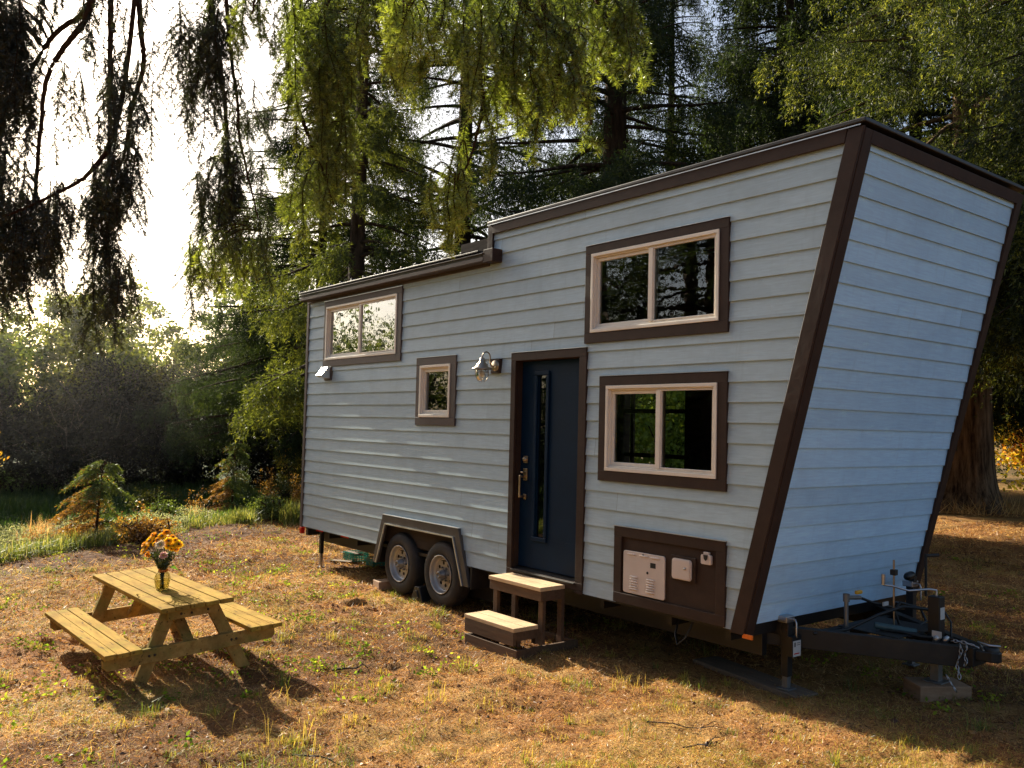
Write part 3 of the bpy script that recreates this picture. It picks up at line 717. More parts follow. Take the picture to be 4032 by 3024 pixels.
# ------------------------------------------------------------------ ground
EDGE_P = np.array((-2.09, -3.47)); EDGE_D = np.array((-.559, .829)); EDGE_N = np.array((-.829, -.559))
def edge_s(x, y):
    return (x - EDGE_P[0]) * EDGE_N[0] + (y - EDGE_P[1]) * EDGE_N[1]
def sstep(a, b, x):
    t = np.clip((x - a) / (b - a), 0, 1); return t * t * (3 - 2 * t)
def gh(x, y, fine=True):
    x = np.asarray(x, float); y = np.asarray(y, float)
    z = -.02 + .10 * np.log1p(np.exp(np.clip((x - 7.9) * 3, -30, 30))) / 3 * (1 - sstep(12, 20, x))
    s = edge_s(x, y) + .5 * (vnoise(x * .6, y * .6, 5) - .5)
    z = z - .28 * sstep(.1, 2.2, s) + 1.1 * sstep(15, 30, s)
    if fine:
        near = 1 - sstep(14, 30, np.hypot(x - 4, y))
        r = (vnoise(x * 1.1, y * 1.1, 1) - .5) * .045 + (vnoise(x * 3.1, y * 3.1, 2) - .5) * .034 + (vnoise(x * 8.3, y * 8.3, 3) - .5) * .036
        cl = np.clip(vnoise(x * 13, y * 13, 4) - .58, 0, 1) * .12 * np.clip(vnoise(x * 1.7, y * 1.7, 9) - .3, 0, 1) * 1.4
        z = z + (r + cl) * near
        z = z + (vnoise(x * .25, y * .25, 6) - .5) * .25 * sstep(3, 9, s)
    return z
def axis(lo, hi, step, far):
    a = list(np.arange(lo, hi + step, step)); g = step
    while a[-1] < far: g *= 1.25; a.append(a[-1] + g)
    g = step
    while a[0] > -far: g *= 1.25; a.insert(0, a[0] - g)
    return np.array(a)
ax_, ay_ = axis(-8, 10.4, .042, 420), axis(-5.6, 4.2, .042, 420)
X, Y = np.meshgrid(ax_, ay_, indexing='ij')
nx, ny = X.shape
V = np.stack([X, Y, gh(X, Y)], -1).reshape(-1, 3)
ii = (np.arange(nx - 1)[:, None] * ny + np.arange(ny - 1)[None, :]).ravel()
F = np.stack([ii, ii + ny, ii + ny + 1, ii + 1], 1)
def ground_mat():
    m, nt, out = mat('needle litter and thin grass'); p = nd(nt, 'ShaderNodeBsdfPrincipled', Roughness=.95); p.inputs['Specular IOR Level'].default_value = .1
    v = coords(nt)
    f1 = noise(nt, 1.1, v, 4, .6); f2 = noise(nt, 9, v, 6, .7); f3 = noise(nt, 60, v, 4, .7)
    dirt = ramp(nt, f2, [(.3, (.055, .021, .008)), (.52, (.23, .092, .030)), (.74, (.43, .21, .070))])
    straw = ramp(nt, f3, [(.3, (.24, .135, .04)), (.7, (.60, .40, .14))])
    c = mixc(nt, ramp(nt, f1, [(.42, (0, 0, 0)), (.66, (.8, .8, .8))]), dirt, straw)
    c = mixc(nt, ramp(nt, noise(nt, 150, v, 2, .5), [(.45, (0, 0, 0)), (.68, (.65, .65, .65))]), c, (.48, .27, .11))
    c = mixc(nt, ramp(nt, noise(nt, 34, v, 3, .6), [(.58, (0, 0, 0)), (.70, (.75, .75, .75))]), c, (.035, .018, .010))
    ta = nd(nt, 'ShaderNodeAttribute'); ta.attribute_name = 'soil'; c = mixc(nt, ta.outputs['Fac'], c, (.075, .030, .015))   # bare dark soil
    t = attr(nt)                                               # green beyond the edge of the lawn
    c = mixc(nt, t, c, (.035, .055, .015))
    nt.links.new(c, p.inputs['Base Color'])
    b = nd(nt, 'ShaderNodeBump', Strength=.9, Distance=.02); nt.links.new(noise(nt, 45, v, 6, .75), b.inputs['Height']); nt.links.new(b.outputs[0], p.inputs['Normal'])
    nt.links.new(p.outputs[0], out.inputs[0]); return m
g = N(); ss = edge_s(V[:, 0], V[:, 1]); far_ = np.hypot(V[:, 0] - 4, V[:, 1])
g.grid(V, F, np.maximum(sstep(.3, 1.6, ss), sstep(16, 26, far_) * .4))
gr = g.build('ground', ground_mat(), smooth=True); gr['kind'] = 'structure'
soil = sstep(-2.0, -.9, ss) * (1 - sstep(.0, .7, ss)) * .8 * sstep(.25, .6, vnoise(V[:, 0] * .7, V[:, 1] * .7, 12) + .25) + .7 * sstep(.54, .72, vnoise(V[:, 0] * .45 + 9, V[:, 1] * .45, 13))
a_ = gr.data.attributes.new('soil', 'FLOAT', 'POINT'); a_.data.foreach_set('value', np.clip(soil, 0, .85).astype(np.float32))

# ------------------------------------------------------------------ picnic table
M['plank'] = wood('mossy yellow table boards', (.24, .135, .026), (.48, .30, .066), (2.2, 18, 18), dirt=(.15, .09, .024), moss=(.28, .225, .035), crack=(.06, .035, .013), rough=.92, spec=.04)
M['beamw'] = wood('mossy table frame', (.26, .145, .04), (.50, .31, .10), (3, 18, 18), dirt=(.13, .09, .028), moss=(.20, .20, .05), crack=(.05, .03, .014), rough=.92, spec=.04)
TP = (3.96, -3.18, .585); TR = (.061, -.011, .019)
pt = thing('picnic_table', 'weathered yellowish wooden picnic table with two attached benches on the grass', 'picnic table', TP, rot=TR)
rp = random.Random(3)
L, W = 1.92, .57
b = B(); n = 5; d = W / n
for i in range(n): b.box(-L / 2 + rp.uniform(-.006, .006), L / 2 + rp.uniform(-.006, .006), -W / 2 + d * i + .004, -W / 2 + d * (i + 1) - .004, -.036 + rp.uniform(-.001, .001), rp.uniform(-.002, .002))
b.build('tabletop', M['plank'], pt, bevel=.005, local=True)
for q in ((-.86, -.80, -.20, .20, -.075, -.037), (.80, .86, -.20, .20, -.115, -.037), (-.03, .03, -.24, .24, -.075, -.037)): b = B(); b.box(*q); b.build('cleat', M['beamw'], pt, bevel=.003, local=True)
for s in (-1, 1):
    b = B(); y0, y1 = sorted((s * .417, s * .688)); d = (y1 - y0) / 3
    for i in range(3): b.box(-.955 + rp.uniform(-.005, .005), .955 + rp.uniform(-.005, .005), y0 + d * i + .003, y0 + d * (i + 1) - .003, -.305, -.270 + rp.uniform(-.002, .002))
    b.build('bench', M['plank'], pt, bevel=.004, local=True)
for e in (-1, 1):
    b = B(); X0 = e * .80; yy = .67
    b.prism([(X0, -yy + .03, -.415), (X0, yy - .03, -.415), (X0, yy, -.385), (X0, yy, -.306), (X0, -yy, -.306), (X0, -yy, -.385)], (e * .04, 0, 0))
    b.build('cross_beam', M['beamw'], pt, bevel=.004, local=True)
    for s in (-1, 1):
        b = B(); xa = e * .755
        t0, f0 = s * .155, s * .415
        b.prism([(xa, t0 - .055, -.038), (xa, t0 + .055, -.038), (xa, f0 + .055, -.612), (xa, f0 - .055, -.612)], (e * .043, 0, 0))
        b.build('leg', M['beamw'], pt, bevel=.004, local=True)
    b = B(); b.beam((e * .30, 0, -.062), (e * .775, 0, -.385), .085, .038, (0, 0, 1)); b.build('brace', M['beamw'], pt, bevel=.003, local=True)
b = B()
for y, z in ((-.10, -.08), (-.02, -.085), (.11, -.08)): b.lathe([(0, .006), (.009, .005), (.010, 0)], (.861, y, z), (1, 0, 0), 8)
for y in (-.34, -.30, .30, .34): b.lathe([(0, .006), (.009, .005), (.010, 0)], (.841, y, -.36), (1, 0, 0), 8)
b.build('bolt', simple('rusty bolt', (.04, .02, .012), .7), pt, local=True)

# ------------------------------------------------------------------ vase and bouquet on the table
VX, VY, VZ = 4.15, -3.205, .581
def vt():
    m, nt, out = mat('clear vase glass')
    g_ = nd(nt, 'ShaderNodeBsdfGlass', Roughness=.02, IOR=1.3); g_.inputs[0].default_value = (.95, .93, .82, 1)
    t_ = nd(nt, 'ShaderNodeBsdfTransparent'); t_.inputs[0].default_value = (.93, .92, .82, 1)
    x = nd(nt, 'ShaderNodeMixShader', Fac=.45); nt.links.new(t_.outputs[0], x.inputs[1]); nt.links.new(g_.outputs[0], x.inputs[2]); nt.links.new(x.outputs[0], out.inputs[0]); return m
va = thing('flower_vase', 'clear ribbed glass vase with an orange ribbon standing on the picnic table', 'vase', (VX, VY, VZ))
b = B(); ns = 36
prof = [(.0, .002), (.042, .0), (.049, .01), (.054, .04), (.061, .075), (.063, .10), (.058, .125), (.045, .142), (.036, .152), (.035, .165), (.038, .186)]
inner = [(r - .004, h + .004) for r, h in reversed(prof[1:])] + [(0, .008)]
b.lathe(prof + inner, (VX, VY, VZ), (0, 0, 1), ns); b.build('glass', vt(), va)
b = B()
for k in range(14):
    a = 2 * PI * k / 14; b.tube([(VX + r * math.cos(a), VY + r * math.sin(a), VZ + h) for r, h in prof[2:6]], .0022, 5)
b.build('rib', vt(), va)
b = B(); b.lathe([(.0, .01), (.044, .01), (.049, .04), (.055, .085), (.0, .085)], (VX, VY, VZ), (0, 0, 1), 24)
wm, nt, out = mat('vase water'); tw = nd(nt, 'ShaderNodeBsdfTransparent'); tw.inputs[0].default_value = (.86, .84, .60, 1); gw = nd(nt, 'ShaderNodeBsdfGlossy', Roughness=.05); xw = nd(nt, 'ShaderNodeMixShader', Fac=.06); nt.links.new(tw.outputs[0], xw.inputs[1]); nt.links.new(gw.outputs[0], xw.inputs[2]); nt.links.new(xw.outputs[0], out.inputs[0])
b.build('water', wm, va)
b = B(); rib = leafmat('orange ribbon', [(0, (.65, .20, .03)), (1, (.8, .32, .06))], trans=.5, tcol=(1, 1, 1))
b.lathe([(.036, .148), (.0355, .158), (.036, .168)], (VX, VY, VZ), (0, 0, 1), 24)
for sx, sy, l in ((.045, .03, .06), (.05, .05, .075)):
    b.add([(VX + .03, VY + .02, VZ + .16), (VX + .036, VY + .024, VZ + .152), (VX + .03 + sx, VY + .02 + sy, VZ + .155 - l), (VX + .022 + sx, VY + .018 + sy, VZ + .16 - l)], [(0, 1, 2, 3)])
b.add([(VX + .032, VY + .01, VZ + .16), (VX + .06, VY + .02, VZ + .185), (VX + .066, VY + .03, VZ + .165), (VX + .034, VY + .016, VZ + .15)], [(0, 1, 2, 3)])
b.build('ribbon', rib, va)
bq = thing('flower_bouquet', 'bunch of yellow, orange, cream and pink chrysanthemums in the vase', 'flowers', (VX, VY, VZ + .19))
stem_m = leafmat('flower stems', [(0, (.02, .035, .010)), (1, (.06, .09, .02))], trans=.25)
def petal_mat(n, a, c): return leafmat(n, [(0, a), (1, c)], trans=.5, tcol=(1.1, 1.0, .9), gloss=.02, namp=.1)
PM = dict(yellow=petal_mat('yellow petals', (.90, .52, .01), (.98, .74, .03)), orange=petal_mat('orange petals', (.90, .38, .015), (.98, .62, .04)),
          rust=petal_mat('rust petals', (.45, .075, .02), (.68, .16, .05)), cream=petal_mat('cream petals', (.78, .68, .45), (.9, .84, .68)), pink=petal_mat('pink petals', (.72, .36, .32), (.85, .55, .50)))
eye = simple('brown flower eye', (.10, .035, .012), .8); eyey = simple('yellow flower eye', (.45, .28, .03), .8)
rf = np.random.default_rng(21)
# camera-right in the ground plane, towards the camera
RX, RY = .622, .783; TX, TY = .783, -.622
F_ = [(-.135, .215, .04, 'yellow', .040), (-.105, .275, .04, 'yellow', .048), (-.095, .325, .0, 'orange', .036), (-.15, .265, -.02, 'yellow', .032), (-.175, .235, .0, 'orange', .028), (-.155, .18, .05, 'yellow', .038), (-.12, .15, .05, 'orange', .03), (-.105, .135, .05, 'yellow', .022),
      (.02, .355, .0, 'orange', .036), (-.01, .32, .03, 'yellow', .038), (-.04, .285, .03, 'orange', .034), (-.055, .25, .06, 'yellow', .026), (0, .245, .08, 'cream', .046), (.055, .275, .04, 'yellow', .042), (.06, .235, .06, 'yellow', .036), (.10, .28, .0, 'yellow', .028), (.135, .245, .02, 'yellow', .040), (.105, .235, .04, 'yellow', .036), (.085, .205, .04, 'yellow', .026), (.12, .20, .03, 'orange', .026), (.035, .15, .09, 'pink', .034), (-.02, .30, -.08, 'yellow', .036), (.05, .30, -.07, 'orange', .034), (-.08, .24, -.07, 'rust', .03), (.1, .25, -.06, 'yellow', .034)]
stems = B()
fl0 = Vector((VX, VY, VZ + .19))
for q, (r, h, t, col, R) in enumerate(F_):
    r *= .96; h *= .88; t *= .9; R *= 1.12
    c0 = Vector((VX + r * RX + t * TX, VY + r * RY + t * TY, VZ + .165 + h))
    stems.tube([(VX + rf.uniform(-.015, .015), VY + rf.uniform(-.015, .015), VZ + .012), (VX + r * .15 * RX, VY + r * .15 * RY, VZ + .17), c0.lerp(Vector((VX, VY, VZ + .2)), .35) + Vector((0, 0, .01)), c0], .0026, 5)
    ax = (Vector((r * RX + t * TX, r * RY + t * TY, .10)).normalized() + Vector((TX, TY, .35)) * .75).normalized()
    u = ax.orthogonal().normalized(); v = ax.cross(u)
    npt = N(); P = []; tn = []
    layers = ((20, 1.0, .10), (18, .85, .30), (14, .65, .55), (10, .42, .85)) if col in ('cream', 'rust', 'orange') else ((20, 1.0, .12), (18, .80, .32), (12, .55, .55))
    for n_, rr, lift in layers:
        for k in range(n_):
            a = 2 * PI * (k + rf.uniform(-.3, .3)) / n_; dr = u * math.cos(a) + v * math.sin(a); sdv = ax.cross(dr)
            l = R * rr * rf.uniform(.85, 1.1); wd = R * .17
            p0 = c0 + dr * R * .1; p1 = c0 + dr * l * .6 + ax * l * lift * .8; p2 = c0 + dr * l + ax * l * lift
            P.append([p0, p1 + sdv * wd, p2, p1 - sdv * wd]); tn.append(rf.uniform(0, 1))
    npt.quads(np.array([[list(x) for x in f] for f in P]), np.array(tn))
    fo = npt.build('flower', PM[col], bq)
    b = B(); b.lathe([(.22 * R, .0), (.2 * R, .12 * R), (0, .2 * R)], c0 + ax * R * (.12 if col == 'yellow' else .2), ax, 8); b.build('eye', eye if col in ('orange', 'yellow', 'rust') else eyey, fo)
stems.build('stems', simple('green stems', (.035, .055, .018), .6), bq)
lf = N(); k = 420
a = rf.uniform(0, 2 * PI, k); hh_ = rf.uniform(.0, 1, k); rr = (.03 + .09 * hh_) * np.sqrt(rf.uniform(.1, 1, k))
cc = np.stack([VX + rr * np.cos(a), VY + rr * np.sin(a), VZ + .17 + hh_ * .15], 1)
lf.quads(leaves(cc, unit(rf.normal(size=(k, 3))), rf.uniform(.02, .045, k), .014, rf), rf.uniform(0, 1, k)); lf.build('foliage', stem_m, bq)
b = B(); b.add([(VX + .035, VY + .035, VZ + .195), (VX + .06, VY + .075, VZ + .205), (VX + .085, VY + .105, VZ + .165), (VX + .055, VY + .06, VZ + .18)], [(0, 1, 2, 3)]); b.build('leaf', leafmat('green leaf', [(0, (.10, .20, .03)), (1, (.14, .26, .04))]), bq)
b = N(); c1 = np.array([(VX + .16, VY - .24, VZ + .006)] * 3) + rf.normal(size=(3, 3)) * (.014, .014, .001)
b.quads(leaves(c1, unit(rf.normal(size=(3, 3)) * .5 + (0, 0, 1)), .035, .016, rf), np.full(3, .1)); o = b.build('fallen_leaf', leafmat('dead leaf', [(0, (.06, .025, .012)), (1, (.09, .04, .02))])); tag(o, 'dark curled dead leaf lying on the picnic table boards', 'leaf')

# ------------------------------------------------------------------ blocks, planks, crate under the trailer
M['block'] = wood('cut lumber block', (.26, .15, .085), (.40, .25, .15), (9, 9, 30), dirt=(.18, .10, .06))
M['oldplank'] = wood('old plank', (.12, .085, .06), (.21, .155, .11), (3, 30, 30))
b = B(); c0 = Vector((8.5, 1.24, 0)); z0 = float(gh(8.5, 1.24)) - .03
u = Vector((.82, -.57, 0)); v = Vector((.57, .82, 0))
b.prism([c0 + u * .13 + v * .20 + Vector((0, 0, z0)), c0 - u * .13 + v * .20 + Vector((0, 0, z0)), c0 - u * .13 - v * .20 + Vector((0, 0, z0)), c0 + u * .13 - v * .20 + Vector((0, 0, z0))], (0, 0, .155 - z0))
tag(b.build('wood_block', M['block'], bevel=.008), 'squared brown timber block under the tongue jack', 'wood block')
b = B(); b.prism([(6.75, .83, -.03), (6.70, .55, -.03), (7.86, .36, -.03), (7.90, .60, -.03)], (0, 0, .058)); tag(b.build('plank', M['oldplank'], bevel=.006), 'dark old plank lying under the front corner jack', 'plank')
b = B(); b.prism([(2.10, -.02, -.03), (2.30, -.05, -.03), (2.34, .16, -.03), (2.12, .18, -.03)], (0, 0, .10)); tag(b.build('wood_block', M['block'], bevel=.006), 'small lumber offcut wedged against the rear tyre', 'wood block')
b = B(); b.prism([(2.98, -.02, -.03), (3.24, -.02, -.03), (3.16, -.02, .14), (3.06, -.02, .14)], (0, .2, 0)); b.prism([(3.06, -.035, .02), (3.16, -.035, .02), (3.13, -.035, .10), (3.09, -.035, .10)], (0, .0149, 0)); tag(b.build('wheel_chock', M['black'], bevel=.01), 'black wheel chock pinched between the two tyres', 'wheel chock')
tealm = simple('teal plastic', (.01, .30, .24), .35, var=.15)
cr_ = thing('plastic_crate', 'teal plastic mesh crate lying on the grass under the trailer', 'crate', (.35, .75, -.02))
b = B()
def crate(b, x0, x1, y0, y1, z0, z1):
    for z in np.linspace(z0, z1, 5): ring2(b, x0, x1, y0, y1, z, z + .012)
    for x in np.linspace(x0, x1, 8): b.box(x - .005, x + .005, y0 + .001, y0 + .009, z0 + .001, z1 + .01); b.box(x - .005, x + .005, y1 - .009, y1 - .001, z0 + .001, z1 + .01)
    for y in np.linspace(y0 + .03, y1 - .03, 6): b.box(x0 + .001, x0 + .009, y - .005, y + .005, z0 + .001, z1 + .01); b.box(x1 - .009, x1 - .001, y - .005, y + .005, z0 + .001, z1 + .01)
def ring2(b, x0, x1, y0, y1, z0, z1):
    b.box(x0, x1, y0, y0 + .01, z0, z1); b.box(x0, x1, y1 - .01, y1, z0, z1); b.box(x0, x0 + .01, y0 + .01, y1 - .01, z0, z1); b.box(x1 - .01, x1, y0 + .01, y1 - .01, z0, z1)
crate(b, .08, .36, .62, .9, 0, .11); b.build('basket', tealm, cr_)
b = B(); b.box(.02, .10, .60, .94, .095, .102); b.box(.10, .6, .64, .70, .118, .126); b.build('lid', M['oldplank'], cr_)
b = B(); crate(b, .62, .82, .70, .92, -.01, .08); tag(b.build('plastic_basket', tealm), 'small teal plastic basket beside the bigger crate under the trailer', 'basket')
b = B(); b.prism([(.15, .38, -.015), (.42, .55, -.015), (.36, .64, -.015), (.10, .47, -.015)], (0, 0, .03)); tag(b.build('plank', M['oldplank'], bevel=.003), 'short grey board on the grass by the rear jack', 'plank')
b = B(); b.prism([(.5, .95, .02), (1.35, .62, .14), (1.37, .66, .14), (.52, .99, .02)], (0, 0, .025)); tag(b.build('plank', M['oldplank'], bevel=.003), 'long thin board leaning behind the teal crate', 'plank')

# fallen sticks
rs = random.Random(5); barkm = simple('dead twig bark', (.035, .020, .013), .85, var=.4, scale=(30, 30, 30))
def stick(x, y, a, l, r, label, fork=True):
    b = B(); p = Vector((x, y, float(gh(x, y)) + r + .004)); pts = [p]; aa = a
    for i in range(6):
        aa += rs.uniform(-.25, .25); q = pts[-1] + Vector((math.cos(aa), math.sin(aa), 0)) * l / 6; q.z = float(gh(q.x, q.y)) + r + rs.uniform(.002, .02); pts.append(q)
    b.tube(pts, [r * (1 - .1 * i) for i in range(7)], 6)
    if fork:
        for k in (2, 4):
            d = Vector((math.cos(a + rs.choice((-.8, .8))), math.sin(a + rs.choice((-.8, .8))), .25)) * l * .25; b.tube([pts[k], pts[k] + d * .5, pts[k] + d], [r * .6, r * .45, r * .25], 5)
    tag(b.build('fallen_stick', barkm), label, 'stick', 'dead sticks lying on the ground')
stick(5.2, -2.15, .9, .30, .010, 'short dark broken stick on the bare ground between table and steps')
stick(6.75, -3.2, .75, .34, .007, 'dark forked stick near the bottom edge of the photo')
stick(8.0, -1.1, .8, .32, .006, 'thin pale twig on the sunlit ground below the front jack')
stick(7.55, -.95, .55, .55, .005, 'long thin twig lying along the edge of the house shadow')
stick(8.35, -1.75, .7, .30, .010, 'stubby dark stick in the sunlit foreground grass at lower right')
b = B(); b.add([(.05 - .9, -3.9, .035), (.12 - .9, -3.84, .05), (.10 - .9, -3.80, .03), (.02 - .9, -3.86, .02)], [(0, 1, 2, 3)]); tag(b.build('paper_scrap', simple('white scrap', (.7, .62, .72), .6)), 'small pale scrap of paper on the dirt at far left', 'paper')
# ------------------------------------------------------------------ vegetation materials
def barkmat(name, a, b_, sc=(9, 9, 1.6)):
    m, nt, out = mat(name); p = nd(nt, 'ShaderNodeBsdfPrincipled', Roughness=.95); p.inputs['Specular IOR Level'].default_value = .1
    f = noise(nt, 1, coords(nt, sc), 6, .7); nt.links.new(ramp(nt, f, [(.35, a), (.65, b_)]), p.inputs['Base Color'])
    bu = nd(nt, 'ShaderNodeBump', Strength=1, Distance=.06); nt.links.new(f, bu.inputs['Height']); nt.links.new(bu.outputs[0], p.inputs['Normal'])
    nt.links.new(p.outputs[0], out.inputs[0]); return m
BARK = barkmat('spruce bark', (.030, .018, .012), (.085, .055, .036))
BARKB = barkmat('deep furrowed bark', (.03, .017, .010), (.26, .17, .10), (8, 8, 1.0))
BARKT = barkmat('twig bark', (.055, .026, .015), (.12, .06, .032), (40, 40, 40))
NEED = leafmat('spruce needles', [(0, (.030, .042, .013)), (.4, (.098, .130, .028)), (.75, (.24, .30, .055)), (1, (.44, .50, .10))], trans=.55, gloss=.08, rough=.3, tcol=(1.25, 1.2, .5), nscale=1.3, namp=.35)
NEEDD = leafmat('spruce needles coloured as shaded', [(0, (.012, .020, .010)), (.5, (.036, .056, .018)), (1, (.13, .15, .03))], trans=.45, gloss=.025, rough=.5, nscale=.5, namp=.4)  # darker copy of the needles, with shade put into the colour
NEEDY = leafmat('spruce needles coloured as sunlit', [(0, (.025, .034, .012)), (.5, (.11, .13, .028)), (1, (.32, .32, .06))], trans=.5, gloss=.025, rough=.4, nscale=.35, namp=.6)  # lighter copy for sunny trees; the sunlight is in the colour
NEEDL = leafmat('bright spruce needles coloured as sunlit', [(0, (.008, .013, .006)), (.5, (.030, .042, .014)), (.75, (.10, .12, .028)), (1, (.34, .34, .08))], trans=.5, gloss=.02, nscale=.6, namp=.8)  # lit clumps and dark gaps are painted into this needle colour
LEAFG = leafmat('green leaves', [(0, (.028, .045, .014)), (.5, (.095, .125, .028)), (1, (.26, .27, .05))], trans=.55, gloss=.05, nscale=.4, namp=.5)
LEAFD = leafmat('dark bramble leaves', [(0, (.010, .009, .008)), (.45, (.034, .030, .018)), (.75, (.09, .085, .03)), (1, (.24, .18, .06))], trans=.4, gloss=.02, nscale=.8, namp=.9)  # dark brown-grey leaf tones with a few lighter patches
LEAFY = leafmat('yellow maple leaves', [(0, (.14, .18, .03)), (.35, (.45, .40, .04)), (.7, (.75, .58, .07)), (1, (.70, .30, .06))], trans=.5, gloss=.03, nscale=.7, namp=.6)
CEDAR = leafmat('cedar sprays', [(0, (.035, .05, .014)), (.6, (.11, .15, .03)), (1, (.26, .29, .06))], trans=.45, nscale=2, namp=.4)
RUST = leafmat('rusty dying foliage', [(0, (.14, .06, .016)), (.6, (.36, .18, .04)), (1, (.55, .33, .09))], trans=.45, nscale=2, namp=.4)
BARKC = barkmat('pale bramble canes', (.10, .07, .055), (.26, .20, .16))
LIME = leafmat('lime green leaves', [(0, (.12, .19, .03)), (1, (.40, .48, .08))], trans=.5, gloss=.02)
BUSH = leafmat('olive and rusty bush leaves', [(0, (.035, .042, .014)), (.5, (.12, .12, .028)), (.8, (.32, .24, .045)), (1, (.50, .26, .06))], trans=.5, gloss=.03, nscale=2.5, namp=.4)
GRASS = leafmat('grass blades', [(0, (.07, .12, .018)), (.4, (.22, .25, .035)), (.7, (.50, .38, .07)), (1, (.62, .42, .15))], trans=.5, gloss=.04, nscale=1.5, namp=.3, tcol=(1.15, 1.1, .6))
LITTER = leafmat('dry needles and straw', [(0, (.035, .013, .005)), (.3, (.25, .098, .030)), (.62, (.60, .33, .10)), (1, (.92, .66, .28))], trans=.4, gloss=.04, nscale=2.5, namp=.2, tcol=(1.1, 1, .8))
MEADOW = leafmat('meadow grass', [(0, (.028, .060, .016)), (.6, (.075, .135, .026)), (1, (.22, .26, .07))], trans=.5, gloss=.04, nscale=.5, namp=.4)
SILVER = leafmat('silvery seed heads', [(0, (.16, .18, .10)), (1, (.42, .42, .32))], trans=.5, gloss=.03)

def trunk_mesh(x, y, z0, h, r0, rg, flare=1.5, lean=(0, 0), n=16, rough=.06):
    v = []; k = 26
    hs = np.concatenate([np.linspace(0, 1.4, 8), np.linspace(1.8, h, k - 8)])
    g_ = N(); ang = np.arange(n) / n * 2 * PI
    ph = rg.uniform(0, 6, 4)
    V = []
    for hh in hs:
        r = r0 * (1 - .92 * hh / h) * (1 + (flare - 1) * np.exp(-hh * 2.4))
        rr = r * (1 + rough * np.sin(5 * ang + ph[0]) + rough * .7 * np.sin(9 * ang + ph[1] + hh * .6) + .18 * np.exp(-hh * 3) * np.sin(4 * ang + ph[2]))
        V.append(np.stack([x + lean[0] * hh + rr * np.cos(ang), y + lean[1] * hh + rr * np.sin(ang), np.full(n, z0 + hh)], 1))
    V = np.concatenate(V); K = len(hs)
    i = (np.arange(K - 1)[:, None] * n + np.arange(n)).ravel(); j = (np.arange(K - 1)[:, None] * n + (np.arange(n) + 1) % n).ravel()
    g_.grid(V, np.stack([i, j, j + n, i + n], 1), np.zeros(len(V)))
    return g_

def tube_into(g_, pts, r0, r1, n=5):
    pts = np.asarray(pts, float); k = len(pts)
    d = np.gradient(pts, axis=0); d = unit(d)
    ref = np.where(np.abs(d[:, 2:3]) < .9, np.array([[0, 0, 1.]]), np.array([[1., 0, 0]]))
    a = unit(np.cross(d, ref)); b_ = np.cross(d, a); ang = np.arange(n) / n * 2 * PI
    r = np.linspace(r0, r1, k)[:, None, None]
    V = pts[:, None, :] + r * (a[:, None, :] * np.cos(ang)[None, :, None] + b_[:, None, :] * np.sin(ang)[None, :, None])
    V = V.reshape(-1, 3)
    i = (np.arange(k - 1)[:, None] * n + np.arange(n)).ravel(); j = (np.arange(k - 1)[:, None] * n + (np.arange(n) + 1) % n).ravel()
    g_.grid(V, np.stack([i, j, j + n, i + n], 1), np.zeros(len(V)))

